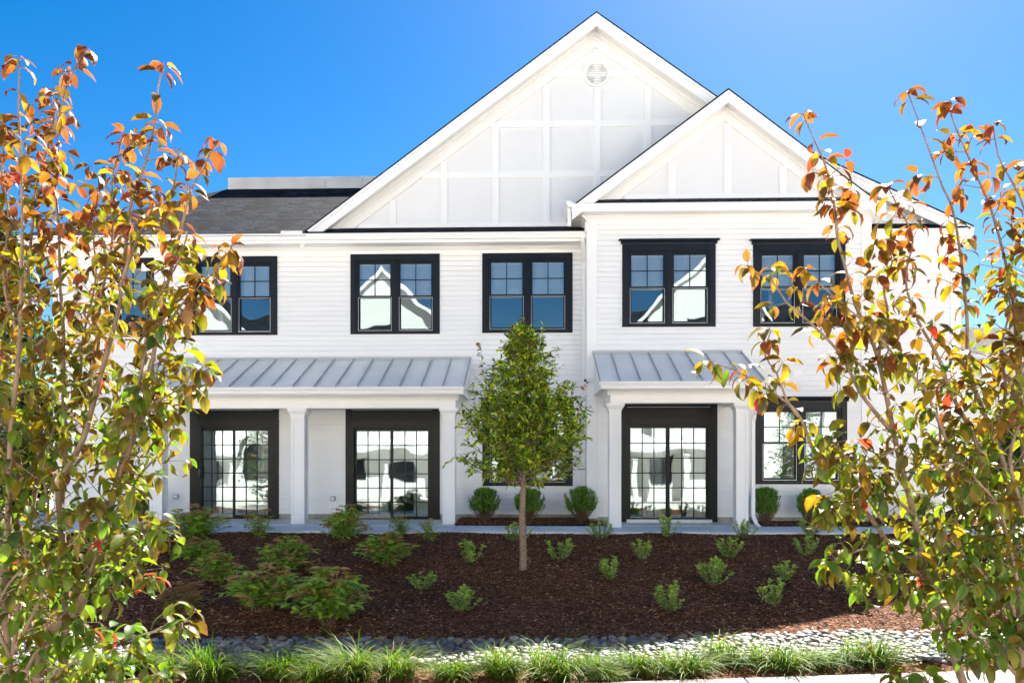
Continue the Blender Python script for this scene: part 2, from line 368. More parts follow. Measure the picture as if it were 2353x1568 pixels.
def window(px0, px1, pt, pb, Y, mid, crown=None, units=2, blind=1.0, name="window"):
    """casing outer rectangle in photo pixels -> a real window at wall plane Y"""
    pc = (px0+px1)/2
    x0, x1 = PX(px0, Y-.03), PX(px1, Y-.03); z1, z0 = PZ(pc, pt, Y-.03), PZ(pc, pb, Y-.03)
    zm = PZ(pc, mid, Y)
    openings['L' if Y == YL else 'R'].append((x0+.06, x1-.06, z0+.05, z1-.05))
    cw = .118; ct = .14
    b = MB(); yf = Y-.035
    b.box(x0, x0+cw, yf, Y+.05, z0, z1); b.box(x1-cw, x1, yf, Y+.05, z0, z1)
    b.box(x0+cw, x1-cw, yf, Y+.05, z1-ct, z1); b.box(x0+cw, x1-cw, yf, Y+.05, z0, z0+.045)
    w = b.build(name, M['black'], house, bevel=.003)
    if crown:
        zc = PZ(pc, crown, Y-.03); h = zc-z1
        b = MB(); b.prism_x([(Y, z1+.002),(yf-.004, z1+.002),(yf-.008, z1+h*.3),(yf-.05, z1+h*.75),(yf-.055, zc),(Y, zc)][::-1], x0-.03, x1+.03)
        b.box(x0-.075, x1+.075, yf-.065, Y, zc-.025, zc+.004)
        b.build("header", M['black'], w)
    # inner frame and mullion
    ix0, ix1, iz0, iz1 = x0+cw, x1-cw, z0+.045, z1-ct
    gap = .07; uw = (ix1-ix0-(units-1)*gap)/units
    b = MB(); yi = Y-.012
    for u in range(units):
        a = ix0+u*(uw+gap); c = a+uw; t = .042
        b.box(a, a+t, yi, Y+.09, iz0, iz1); b.box(c-t, c, yi, Y+.09, iz0, iz1)
        b.box(a+t, c-t, yi, Y+.09, iz1-t, iz1); b.box(a+t, c-t, yi, Y+.09, iz0, iz0+t*.8)
        if u < units-1: b.box(c+.001, c+gap-.001, yi-.012, Y+.05, iz0, iz1)
    b.build("frame", M['black'], w, bevel=.002)
    for u in range(units):
        a = ix0+u*(uw+gap)+.043; c = a+uw-.086
        # upper sash with 2x2 bars
        b = MB(); s = .036; ya, yb = Y+.012, Y+.045
        b.box(a, a+s, ya, yb, zm, iz1-.043); b.box(c-s, c, ya, yb, zm, iz1-.043)
        b.box(a+s, c-s, ya, yb, iz1-.043-s, iz1-.043); b.box(a+s, c-s, ya, yb, zm, zm+s)
        xm = (a+c)/2; zz = (zm+s+iz1-.043-s)/2
        b.box(xm-.009, xm+.009, ya+.006, yb-.004, zm+s, iz1-.043-s)
        b.box(a+s, xm-.009, ya+.006, yb-.004, zz-.009, zz+.009); b.box(xm+.009, c-s, ya+.006, yb-.004, zz-.009, zz+.009)
        b.build("sash", M['black'], w)
        MB().quad((a+s,Y+.03,zm+s),(c-s,Y+.03,zm+s),(c-s,Y+.03,iz1-.043-s),(a+s,Y+.03,iz1-.043-s)).build("pane", M['glass'], w)
        # lower sash, set back
        b = MB(); s = .042; ya, yb = Y+.05, Y+.085; lz = iz0+.035
        b.box(a, a+s, ya, yb, lz, zm+.03); b.box(c-s, c, ya, yb, lz, zm+.03)
        b.box(a+s, c-s, ya, yb, zm-.012, zm+.03); b.box(a+s, c-s, ya, yb, lz, lz+s*1.2)
        b.build("sash", M['black'], w)
        MB().quad((a+s,Y+.068,lz+s*1.2),(c-s,Y+.068,lz+s*1.2),(c-s,Y+.068,zm-.012),(a+s,Y+.068,zm-.012)).build("pane", M['glass'], w)
        b = MB(); e = .009; q0, q1, r0, r1 = a+.006, c-.006, lz+.004, zm-.004; y2, y3 = Y+.006, Y+.014   # insect screen edge
        b.box(q0,q0+e,y2,y3,r0,r1); b.box(q1-e,q1,y2,y3,r0,r1); b.box(q0+e,q1-e,y2,y3,r1-e,r1); b.box(q0+e,q1-e,y2,y3,r0,r0+e)
        b.build("screen_frame", M['screen'], w)
        if blind > 0:
            b = MB(); zt = iz1-.05; zbl = iz1-(iz1-zm)*blind; k = 0; z = zt-.05
            b.box(a+.01, c-.01, Y+.10, Y+.14, zt-.04, zt)
            while z > zbl:
                b.add([(a+.012,Y+.105,z),(c-.012,Y+.105,z),(c-.012,Y+.117,z+.0175),(a+.012,Y+.117,z+.0175)],[(0,1,2,3)]); z -= .0215
            b.box(a+.01, c-.01, Y+.105, Y+.125, z-.01, z+.008)
            for xs_ in (a+.18*(c-a), a+.82*(c-a)): b.box(xs_-.002, xs_+.002, Y+.100, Y+.103, z, zt-.04)
            b.build("blind", M['blind'], w)
    return w

def sliding_door(ox0, ox1, ot, fx0, fx1, ft, fb, ob, gl, gr, gt, gb, Y):
    """ox,ot,ob: surround; fx,ft,fb: frame; gl/gr: glass x spans; gt,gb: glass y span"""
    pc = (ox0+ox1)/2; yf = Y-.035
    x0, x1 = PX(ox0,yf), PX(ox1,yf); zt, zb = PZ(pc,ot,yf), max(PZ(pc,ob,yf), .008)
    a, c = PX(fx0,yf), PX(fx1,yf); z1 = PZ(pc,ft,yf); z0 = PZ(pc,fb,yf)
    openings['L' if Y == YL else 'R'].append((x0+.06, x1-.06, -.5, zt-.05))
    b = MB(); b.box(x0,a,yf,Y+.08,zb,zt); b.box(c,x1,yf,Y+.08,zb,zt)
    b.box(a,c,yf,Y+.08,z1,z1+.16); b.box(a,c,yf+.014,Y+.08,z1+.16,zt)
    d = b.build("sliding_door", M['blackdoor'], house, bevel=.003)
    b = MB(); t = .05; y1 = yf-.006
    b.box(a-.012,a+t,y1,Y+.12,z0,z1+.012); b.box(c-t,c+.012,y1,Y+.12,z0,z1+.012); b.box(a+t,c-t,y1,Y+.12,z1-t*.6,z1+.012); b.box(a+t,c-t,y1+.01,Y+.12,z0,z0+.03)
    b.build("frame", M['blackdoor'], d, bevel=.002)
    b = MB(); b.box(a-.02, c+.02, yf-.06, Y+.12, .007, z0-.001); b.build("sill", M['patio'], d)
    for i, (p, q) in enumerate((gl, gr)):
        yy = Y+.045 if i == 0 else Y+.01
        g0, g1 = PX(p,yy), PX(q,yy); h1, h0 = PZ(pc,gt,yy), PZ(pc,gb,yy)
        m0 = a+t if i == 0 else g0-.055; m1 = g1+.03 if i == 0 else c-t
        b = MB(); ya, yb = yy-.018, yy+.02
        b.box(m0,g0,ya,yb,z0+.03,z1-t*.6); b.box(g1,m1,ya,yb,z0+.03,z1-t*.6)
        b.box(g0,g1,ya,yb,h1,z1-t*.6); b.box(g0,g1,ya,yb,z0+.03,h0)
        b.build("sash", M['blackdoor'], d, bevel=.002)
        b = MB()
        for k in (1,2):
            x = g0+(g1-g0)*k/3; b.box(x-.011,x+.011,yy-.01,yy+.012,h0,h1)
        for k in range(1,6):
            z = h0+(h1-h0)*k/6
            for j in range(3):
                xa = g0+(g1-g0)*j/3+(.011 if j else 0); xb = g0+(g1-g0)*(j+1)/3-(.011 if j<2 else 0)
                b.box(xa,xb,yy-.008,yy+.01,z-.011,z+.011)
        b.build("muntin", M['blackdoor'], d)
        MB().quad((g0,yy,h0),(g1,yy,h0),(g1,yy,h1),(g0,yy,h1)).build("pane", M['glass'], d)
    b = MB(); hx = a+t-.006; hz = (z0+z1)/2; b.box(hx-.02,hx+.02,yf-.012,yf-.004,hz-.13,hz+.13)
    b.tube([(hx,yf-.01,hz-.11),(hx,yf-.055,hz-.09),(hx,yf-.06,hz),(hx,yf-.055,hz+.09),(hx,yf-.01,hz+.11)], .011, 8)
    b.build("handle", M['lens'], d)
    # curtains drawn to the sides
    for (s0, s1) in ((a+.35,a+.78),(c-.45,c-.05)):
        b = MB(); n = 60; vs = []
        for i in range(n+1):
            x = s0+(s1-s0)*i/n; y = Y+.24+.03*sin(i*1.15)+.012*sin(i*.37)
            vs += [(x,y,.03),(x+.01*sin(i),y,z1+.05)]
        b.add(vs, [(2*i,2*i+2,2*i+3,2*i+1) for i in range(n)]); b.build("curtain", M['curtain'], d, smooth=True)
    return d

window(252, 353, 592, 773, YL, 690, units=1)
window(440.6, 636.7, 588.5, 769.5, YL, 684)
window(804.8, 1009.9, 582.8, 767, YL, 682)
window(1107.5, 1315.3, 579, 764, YL, 679)
window(1108, 1315.5, 921, 1115.5, YL, 1021, crown=913, blind=.25)
window(1429.3, 1644, 560.7, 750.3, YR, 661, crown=550)
window(1730, 1942, 560.7, 749.8, YR, 661, crown=550)
window(1735, 1946, 922, 1111.5, YR, 1018, crown=911, blind=.9)
sliding_door(435.5,640,938, 456,627,978,1191,1198, (462,536),(540.6,616), 989,1182, YL)
sliding_door(793.4,1010,937, 807.6,992,979,1193,1198, (819.6,896.8),(903.6,983), 990,1185, YL)
sliding_door(1425,1648,927, 1441,1632,972,1192,1198, (1448,1529),(1538,1621), 983,1188, YR)
siding(XWL, XRL+.02, YL, ZB, ZT_L, openings['L'], 'wall')
siding(XRL, XRR, YR, ZB, ZT_R, openings['R'], 'wall')
siding(XRR-.05, XWR, YL, ZB, ZT_L, [], 'wall')
b = MB(); b.box(XWL+.02, XWR-.02, YL+.02, YL+.2, -.3, ZB); b.box(XRL+.02, XRR-.02, YR+.025, YR+.2, -.3, ZB)
b.box(XRL+.02,XRL+.2,YR+.2,YL+.02,-.3,ZB); b.box(XRR-.2,XRR-.02,YR+.2,YL+.02,-.3,ZB)
b.build("foundation", M['foundation'], house)
# side and back walls of the shell, floors and partition
b = MB(); YB = 12.0
b.box(XWL-.01, XWL+.12, YL+.013, YB, ZB, 6.2); b.box(XWR-.12, XWR+.01, YL+.013, YB, ZB, 6.2); b.box(XWL, XWR, YB, YB+.12, ZB, 6.2)
b.box(XRL-.012, XRL+.1, YR+.013, YL, ZB, ZT_R+.2); b.box(XRR-.1, XRR+.012, YR+.013, YL, ZB, ZT_R+.2)
b.build("side_wall", M['siding'], house)
b = MB(); b.box(XWL+.13,XWR-.13,YL+.3,YB-.01,2.75,3.0); b.box(XRL+.11,XRR-.11,YR+.26,YL+.3,2.75,3.0)
b.box(XWL+.13,XWR-.13,3.6,3.7,.1,6.0)
for x in (-7.6,-5.1,-1.9,1.15,2.9,4.9): b.box(x,x+.1,YL+.31,3.6,.1,2.75); b.box(x+.4,x+.5,YL+.31,3.6,3.0,5.9)
b.box(XWL+.13,XWR-.13,YL+.2,YB-.01,6.0,6.12); b.box(XRL+.11,XRR-.11,YR+.2,YL+.2,6.0,6.12)
b.build("interior", M['inside'], house)
b = MB(); b.box(XWL+.13,XWR-.13,YL+.13,YB-.01,-.04,.03); b.box(XRL+.11,XRR-.11,YR+.13,YL+.13,-.04,.03)
b.build("floor", M['floor_in'], house)

# corner boards
cb = .19
b = MB(); b.box(XRL-.016, XRL+cb, YR-.028, YR+.05, ZB-.03, ZT_R); b.box(XRL-.028, XRL-.016, YR-.028, YL-.02, ZB-.03, ZT_R-.1)
b.build("corner_board", M['white'], house, bevel=.003)
for (xa, xb_, yy, zz) in ((XRR-cb,XRR+.016,YR,ZT_R),(XWL-.016,XWL+cb,YL,ZT_L),(XWR-cb,XWR+.016,YL,ZT_L)):
    MB().box(xa, xb_, yy-.028, yy+.05, ZB-.03, zz).build("corner_board", M['white'], house, bevel=.003)

# ---- eaves of the main block
EZ = PZ(900, 536.5, -.55)          # gutter top
XEL = XWL-.42; XER = PX(2222, -.35)
def crown_prof(Y, z, d=.12, h=.12): return [(Y, z-h),(Y-.015,z-h),(Y-.03,z-h*.6),(Y-d*.8,z-h*.2),(Y-d,z-h*.12),(Y-d,z),(Y,z)]
def frieze(x0, x1, Y, ztop, zbot, parent=house):
    b = MB(); b.box(x0, x1, Y-.03, Y+.02, zbot, ztop-.10)
    b.prism_x(crown_prof(Y-.03, ztop, .11, .11)[::-1], x0, x1)
    b.box(x0, x1, Y-.045, Y-.03, zbot, zbot+.03)
    return b.build("frieze", M['white'], parent)
zs_ = EZ-.17                      # soffit level
frieze(XWL-.03, XRL-.03, YL, zs_, PZ(900, 584, YL)); frieze(XRR+.02, XWR+.03, YL, zs_, PZ(900, 584, YL))
b = MB(); b.box(XEL, XRL-.03, -.47, YL+.1, zs_, zs_+.03); b.box(XRR+.02, XER, -.47, YL+.1, zs_, zs_+.03)
b.box(XEL, XWL, YL+.1, YB, zs_, zs_+.03); b.build("soffit", M['white'], house)
b = MB(); b.box(XEL, XRL-.03, -.49, -.47, zs_-.01, EZ-.01); b.box(XRR+.02, XER, -.49, -.47, zs_-.01, EZ-.01); b.box(XEL-.02, XEL, -.49, YB, zs_-.01, EZ-.01)
b.build("fascia", M['white'], house)
def gutter(x0, x1, yb, zt, parent=house, h=.12, d=.12):
    b = MB()
    prof = [(yb,zt-h),(yb-d*.6,zt-h),(yb-d*.68,zt-h*.6),(yb-d*.95,zt-h*.25),(yb-d,zt-h*.2),(yb-d,zt),(yb-d+.012,zt),(yb-d+.012,zt-.03),(yb-.01,zt-.03),(yb-.01,zt-.005),(yb,zt-.005)]
    b.prism_x(prof[::-1], x0, x1); return b.build("gutter", M['white'], parent)
gutter(XEL-.02, XRL-.03, -.49, EZ); gutter(XRR+.15, XER, -.49, EZ)

b = MB(); b.box(PX(645,-.6),PX(694,-.6),-.615,-.60,EZ-.01,EZ+.06); b.build('splash_guard', M['white'], house, bevel=.006)
# ---- main roof (left hip) with curb
SL = .70; Y2 = 2.45; Z2 = EZ+SL*(Y2+.55); XT = PX(524, Y2)
b = MB(); t = .035
ridge_r = PX(905, Y2)
a0 = (XEL-.06,-.60,EZ-.01); a1 = (PX(703,-.6),-.60,EZ-.01); a2 = (-1.0,Y2,Z2); a3 = (XT,Y2,Z2); a4 = (XEL-.06,YB,EZ-.01); a5 = (XT,YB-3,Z2); a6 = (-1,YB-3,Z2); a7 = (-1, YB, EZ)
top = [a0,a1,a2,a3,a4,a5,a6,a7]
zm_ = EZ-.01+(Z2-EZ+.01)*(.63)/(Y2+.60); top += [(a1[0],.03,zm_),(-1.0,.03,zm_)]
b.add(top+[(x,y,z-t) for x,y,z in top], [(0,1,8,3),(8,9,2,3),(0,3,5,4),(3,2,6,5),(5,6,7,4),(13,18,11,10),(18,13,12,19),(10,14,15,13),(0,10,11,1),(0,4,14,10),(13,15,16,12),(15,14,17,16),(1,11,18,8)])
b.build("roof", M['shingle'], house)
b = MB(); joints_ = [XT+.02, PX(748,Y2), PX(833,Y2), 0.0]
zc1 = PZ(700, 407, Y2-.05)
for p, q in zip(joints_, joints_[1:]): b.box(p+.004, q-.004, Y2-.07, Y2+.2, Z2-.03, zc1)
b.box(XT+.02, 0, Y2+.2, YB-3, Z2-.02, Z2+.04); b.box(XT-.0, XT+.2, Y2+.2, YB-3.1, Z2-.03, zc1)
b.build("roof_curb", M['flash'], house, bevel=.004)

# ---- gables
def W2(px, py, Y): p = onY(px, py, Y); return (p.x, p.z)
def slope_roof(pts, y0, y1, th_, name, m):      # pts: (x,z) polyline of roof top, offset downwards
    b = MB()
    for (p, q) in zip(pts, pts[1:]):
        d = Vector((q[0]-p[0], q[1]-p[1])).normalized(); n = Vector((d.y, -d.x)) if d.x > 0 else Vector((-d.y, d.x))
        pass
    low = [(x, z-th_) for x, z in pts]
    b.prism_y(low+pts[::-1], y0, y1)
    return b.build(name, m, house)
def lin(p, q, t): return (p[0]+(q[0]-p[0])*t, p[1]+(q[1]-p[1])*t)
def offs(pts, d): return [(x, z-d) for x, z in pts]
def zat(pts, x):
    for p, q in zip(pts, pts[1:]):
        if p[0]-1e-6 <= x <= q[0]+1e-6: return p[1]+(q[1]-p[1])*(x-p[0])/(q[0]-p[0])
    return pts[0][1] if x < pts[0][0] else pts[-1][1]

def gable(name, top, Yw, over, yback, zbase, vx, hz, fasc, bandw, xcl=None, clipx=None):
    """top: outer roof line (x,z) at the rake; Yw wall plane; vx batten xs; hz batten zs"""
    yr = Yw-over
    roof = slope_roof(top, yr-.015, yback, .035, "roof", M['shingle'])
    under = offs(top, .038)
    # rake board
    b = MB(); n = len(under)
    for p, q in zip(under, under[1:]):
        b.prism_y([(p[0],p[1]-fasc),(q[0],q[1]-fasc),(q[0],q[1]),(p[0],p[1])], yr, yr+.03)
    rb = b.build("rake_board", M['white'], house)
    b = MB()
    for p, q in zip(under, under[1:]):                       # narrow drip board on top of the rake
        b.prism_y([(p[0],p[1]-.075),(q[0],q[1]-.075),(q[0],q[1]-.002),(p[0],p[1]-.002)], yr-.02, yr-.002)
    b.build("rake_trim", M['white'], house)
    # raked soffit
    b = MB(); so = offs(under, fasc*.62)
    b.prism_y(offs(so,.02)+so[::-1], yr+.032, Yw-.001); b.build("soffit", M['white'], house)
    # gable wall as plane panel, slightly thick
    inn = offs(so, .021)
    def clipped(poly_top, zb, y0, y1, m, nm):
        pts = [p for p in poly_top if p[1] > zb]
        full = []
        for p, q in zip(poly_top, poly_top[1:]):
            if (p[1]-zb)*(q[1]-zb) < 0:
                t = (zb-p[1])/(q[1]-p[1]); full.append(lin(p,q,t))
        L_ = [f for f in full if f[0] < pts[0][0]]; R_ = [f for f in full if f[0] > pts[-1][0]]
        tp = L_+pts+R_
        if tp[0][1] > zb+1e-6: tp = [(tp[0][0], zb)]+tp
        if tp[-1][1] > zb+1e-6: tp = tp+[(tp[-1][0], zb)]
        b = MB(); b.prism_y(tp[::-1][::-1] if False else [tp[0]]+[tp[-1]]+tp[1:-1][::-1], y0, y1)
        return b.build(nm, m, house)
    wallo = clipped(inn, zbase, Yw, Yw+.1, M['panel'], "gable_wall")
    # stepped rake frieze bands
    b = MB()
    for (d0, d1, yy) in ((0,.10,.075),(.10,.17,.045),(.17,.17+bandw,.034)):
        for p, q in zip(offs(inn,d0), offs(inn,d0)[1:]):
            pa, qa = p, q; pb = (p[0],p[1]-(d1-d0)); qb = (q[0],q[1]-(d1-d0))
            # clip at base
            def clipz(u, w_, z):
                if u[1] < z and w_[1] > z: return lin(u,w_,(z-u[1])/(w_[1]-u[1]))
                return u
            pa2, qa2, pb2, qb2 = clipz(pa,qa,zbase), clipz(qa,pa,zbase), clipz(pb,qb,zbase), clipz(qb,pb,zbase)
            b.prism_y([pb2,qb2,qa2,pa2], Yw-yy, Yw+.01)
    b.build("rake_frieze", M['white'], house)
    ins = offs(inn, .17+bandw); b = MB(); bw = .075; yb_ = Yw-.027
    b.box(ins[0][0], ins[-1][0], yb_, Yw+.01, zbase, zbase+.10) if False else None
    # base band limited to where the wall stands
    xs_ok = [x for x in np.linspace(ins[0][0], ins[-1][0], 400) if zat(ins,x) > zbase+.10]
    b.box(min(xs_ok), max(xs_ok), yb_, Yw+.01, zbase, zbase+.12)
    for x in vx:
        zt_ = min(zat(ins,x-bw), zat(ins,x+bw))+.04
        if zt_ > zbase+.2: b.box(x-bw, x+bw, yb_, Yw+.01, zbase+.12, zt_)
    xv = sorted(vx)
    for z in hz:
        ok = [x for x in np.linspace(ins[0][0], ins[-1][0], 800) if zat(ins,x) > z-.02]
        if not ok: continue
        lo, hi = min(ok)-.03, max(ok)+.03; cuts = [lo]+[x for x in xv if lo < x < hi]+[hi]
        for i, (p, q) in enumerate(zip(cuts, cuts[1:])):
            b.box(p+(bw if i else 0), q-(bw if i < len(cuts)-2 else 0), yb_, Yw+.01, z-bw, z+bw)
    b.build("batten", M['white'], house)
    return inn

# big gable
YG = YL; top = [W2(690,538,YG-.4), W2(1370,27,YG-.4), W2(1768,306,YG-.4), W2(2236,518,YG-.4)]
zb_big = PZ(1000, 526, YG)
vx = [PX(p, YG) for p in (902.5,1020,1138,1255,1371.6,1488,1605,1722,1840,1957)]
hz = [PZ(1370, p, YG) for p in (171.5,284.6,399.5)]
gable("big", top, YG, .4, YB, zb_big, vx, hz, .27, .17)
# vent
c_ = onY(1370,172,YG); r_ = 30/F*16.6
b = MB(); n = 48
def ring(b, c, r0, r1, y0, y1):
    vs = []
    for i in range(n):
        q = 2*pi*i/n
        for (r, y) in ((r1,y1),(r1,y0),(r0,y0),(r0,y1)): vs.append((c.x+r*cos(q), y, c.z+r*sin(q)))
    fs = []
    for i in range(n):
        j = (i+1) % n
        for k in range(4): fs.append((4*i+k,4*j+k,4*j+(k+1)%4,4*i+(k+1)%4))
    b.add(vs, fs)
ring(b, c_, r_*.80, r_, YG-.06, YG); vent = b.build("vent", M['white'], house, smooth=False)
b = MB()
for k in range(9):
    z = c_.z+(k-4)*.052; hw = math.sqrt(max(0,(r_*.8)**2-(z-c_.z)**2))
    b.add([(c_.x-hw,YG-.05,z-.018),(c_.x+hw,YG-.05,z-.018),(c_.x+hw,YG-.022,z+.022),(c_.x-hw,YG-.022,z+.022)],[(0,1,2,3)])
b.build("louvre", M['white'], vent)
# pent strip in front of the big gable
b = MB(); b.prism_x([(-.6,EZ+.005),(YL-.02,zb_big+.03),(YL-.02,zb_big-.01),(-.6,EZ-.03)][::-1], PX(700,-.6), XRL-.03)
b.prism_x([(-.6,EZ+.005),(YL-.02,zb_big+.03),(YL-.02,zb_big-.01),(-.6,EZ-.03)][::-1], XRR+.1, XER)
b.build("pent_roof", M['shingle'], house)

# small gable (right wing)
YS = YR; top2 = [W2(1314,472,YS-.35), W2(1673,203,YS-.35), W2(2035,476,YS-.35)]
zb_s = PZ(1670, 459, YS)
vx = [PX(p, YS) for p in (1542.6,1671,1798)]
gable("small", top2, YS, .35, 6.0, zb_s, vx, [], .25, .14)
xg0, xg1 = top2[0][0], top2[2][0]
zf1, zf0 = PZ(1600,465.5,YS-.36), PZ(1600,485,YS-.36)
b = MB(); b.prism_x([(YS-.37,zf1+.004),(YS-.02,zb_s+.03),(YS-.02,zb_s-.02),(YS-.37,zf1-.02)][::-1], xg0+.25, xg1-.25)
b.build("pent_roof", M['shingle2'], house)
b = MB(); b.box(xg0+.01, xg1-.01, YS-.385, YS-.365, zf0, zf1); b.build("fascia", M['white'], house)
b = MB(); b.box(xg0+.01, xg1-.01, YS-.364, YS+.3, zf0+.004, zf0+.03); b.box(xg0+.01,XRL-.02,YS+.3,YL+.2,zf0+.004,zf0+.03); b.build("soffit", M['white'], house)
b = MB(); b.box(xg0-.01,xg0+.01,YS-.385,YL-.05,zf0,zf1+.03); b.build("fascia", M['white'], house)
frieze(XRL-.05, XRR+.05, YS, zf0+.003, PZ(1600,509,YS))
b = MB(); Z_ = zf0+.003                                    # cornice return on the side of the wing
b.prism_y([(XRL-.03,Z_-.11),(XRL-.03,Z_),(XRL-.14,Z_),(XRL-.14,Z_-.015),(XRL-.06,Z_-.07),(XRL-.045,Z_-.11)], YS-.14, YL-.02)
b.box(XRL-.06,XRL-.03,YS-.03,YL-.02,Z_-.3,Z_-.11); b.build("frieze", M['white'], house)
# side gutter of the wing and its downspouts
b = MB(); xg = xg0-.01; zt_ = zf1+.06
b.prism_y([(xg,zt_-.12),(xg,zt_),(xg-.12,zt_),(xg-.12,zt_-.03),(xg-.07,zt_-.12)], YS-.36, YL-.06); b.build("gutter", M['white'], house)
b = MB(); b.box(xg-.085,xg-.01,-1.0,-.92,EZ+.0,zt_-.12); b.build("downspout", M['white'], house, bevel=.01)
def flat_tube(b, pts, w, d):
    for i, (p, q) in enumerate(zip(pts, pts[1:])):
        x0,y0,z0 = p; x1,y1,z1 = q
        b.add([(x0-w,y0-d,z0),(x0+w,y0-d,z0),(x0+w,y0+d,z0),(x0-w,y0+d,z0),(x1-w,y1-d,z1),(x1+w,y1-d,z1),(x1+w,y1+d,z1),(x1-w,y1+d,z1)],
              [(0,1,5,4),(1,2,6,5),(2,3,7,6),(3,0,4,7),(0,3,2,1),(4,5,6,7)])
xd = PX(1342, -.1)
b = MB(); flat_tube(b, [(xd-.07,-.55,EZ-.11),(xd-.065,-.52,EZ-.2),(xd-.005,-.1,EZ-.55),(xd,-.075,.14),(xd,-.2,.06)], .045, .03)
b.build("downspout", M['white'], house, bevel=.008)
xd = PX(168, -.1)
b = MB(); b.box(xd-.045,xd+.045,-.1,-.03,.1,EZ-.3); b.build("downspout", M['white'], house, bevel=.01)

# ---- porches
def porch(Yw, pxl, pxr, pyt, pye, gut_l, gut_r, beam, cols, ribs, name):
    run = 1.62; Ye = Yw-run; pc = (pxl+pxr)/2
    xl, xr = PX(pxl, Yw), PX(pxr, Yw); zt_ = PZ(pc, pyt, Yw); ze = PZ(pc, pye, Ye)
    pr = empty("porch", (0,0,0)); pr.parent = house
    b = MB(); b.prism_x([(Yw-.012,zt_),(Ye,ze),(Ye,ze-.03),(Yw-.012,zt_-.05)], xl, xr)
    b.box(xl,xr,Ye-.012,Ye-.001,ze-.055,ze+.003)
    roof = b.build("roof", M['metal'], pr)
    b = MB(); nrm = Vector((0,-(zt_-ze),run)).normalized()
    n_ = ribs
    for k in range(n_+1):
        x = xl+(xr-xl)*k/n_; x = min(max(x, xl+.012), xr-.012)
        b.add([(x-.009,Ye-.004,ze),(x+.009,Ye-.004,ze),(x+.009,Yw-.03,zt_-.01),(x-.009,Yw-.03,zt_-.01),
               (x-.009,Ye-.004,ze+.042),(x+.009,Ye-.004,ze+.042),(x+.009,Yw-.03,zt_+.034),(x-.009,Yw-.03,zt_+.034)],
              [(0,1,5,4),(1,2,6,5),(2,3,7,6),(3,0,4,7),(4,5,6,7)])
    b.box(xl-.005,xr+.005,Yw-.05,Yw-.016,zt_-.02,zt_+.05)
    b.build("seam", M['seam'], roof)
    gt, gb = ze-.005, ze-.125
    gutter(xl+.03, xr-.03, Ye+.02, gt, parent=pr, h=.13, d=.11)
    zbt = PZ(pc, beam[2], Yw-1.30); zbb = PZ(pc, beam[3], Yw-1.30)
    b = MB(); b.box(xl+.02,xr-.02,Ye+.02,Ye+.04,zbt-.01,ze-.03)                            # fascia
    b.box(xl+.04,xr-.04,Ye+.04,Yw-.012,zbt,zbt+.02)                                          # soffit
    for xx in (xl+.02, xr-.04): b.prism_x([(Ye+.04,zbt-.01),(Yw-.012,zbt-.01),(Yw-.012,zt_-.06),(Ye+.04,ze-.03)], xx, xx+.02)
    b.build("soffit", M['white'], pr)
    bx0, bx1 = PX(beam[0], Yw-1.30), PX(beam[1], Yw-1.30); yb0, yb1 = Yw-1.30, Yw-1.02
    b = MB(); b.box(bx0,bx1,yb0,yb1,zbb,zbt)
    b.prism_x(crown_prof(yb0, zbt, .09, .10)[::-1], bx0-.06, bx1+.06)
    for xx, s in ((bx0,-1),(bx1,1)):
        b.prism_y([(xx,zbt-.1),(xx+s*.03,zbt-.06),(xx+s*.09,zbt-.012),(xx+s*.09,zbt),(xx,zbt)][::(1 if s>0 else -1)], yb0, Yw-.04)
        b.box(xx-.14 if s>0 else xx, xx if s>0 else xx+.14, yb1, Yw-.03, zbb+.01, zbt)
    b.build("beam", M['white'], pr)
    for (c0, c1, k0, k1) in cols:
        yfc = Yw-1.29; x0, x1 = PX(c0,yfc), PX(c1,yfc); w = x1-x0; xm = (x0+x1)/2; h = w/2; ym = yfc+h
        b = MB(); e = .012; pw = .055
        b.box(xm-h+e,xm+h-e,ym-h+e,ym+h-e,.007,zbb-.02)
        zc = zbb-.15
        for s in (-1,1):                                      # raised corner stiles leave a sunk panel
            b.box(xm+s*h-(pw if s>0 else 0), xm+s*h+(0 if s>0 else pw), ym-h, ym-h+e, .2, zc-.07)
            for t_ in (-1,1):
                b.box(xm+s*(h-e), xm+s*h, ym+t_*h-(pw if t_>0 else 0)+(e if t_<0 else 0), ym+t_*h+(0 if t_>0 else pw), .2, zc-.07)
        b.box(xm-h,xm+h,ym-h,ym+h,.007,.2); b.box(xm-h,xm+h,ym-h,ym+h,zc-.07,zc)
        b.box(xm-h-.012,xm+h+.012,ym-h-.012,ym+h+.012,zc,zc+.03)
        # flared cap
        q0, q1, z0, z1 = h+.014, h+.055, zc+.03, zc+.09
        b.add([(xm-q0,ym-q0,z0),(xm+q0,ym-q0,z0),(xm+q0,ym+q0,z0),(xm-q0,ym+q0,z0),(xm-q1,ym-q1,z1),(xm+q1,ym-q1,z1),(xm+q1,ym+q1,z1),(xm-q1,ym+q1,z1)],
              [(0,3,2,1),(4,5,6,7),(0,1,5,4),(1,2,6,5),(2,3,7,6),(3,0,4,7)])
        b.box(xm-q1-.006,xm+q1+.006,ym-q1-.006,ym+q1+.006,z1,zbb-.003)
        b.build("column", M['white'], pr, bevel=.003)
    return pr, Ye, ze, xr, xl, zbt
porch(YL, 374, 1082, 826, 889, 0, 0, (345, 1046, 908, 937), [(343,372,0,0),(668,699,0,0),(1016,1045,0,0)], 16, "l")
pr, Ye, ze, xr, xl, zbt = porch(YR, 1361, 1703, 811, 876, 0, 0, (1402, 1718, 895, 925), [(1399,1427,0,0),(1691,1719,0,0)], 8, "r")
xe = PX(1738, Ye); xc = PX(1727, YR-1.1)
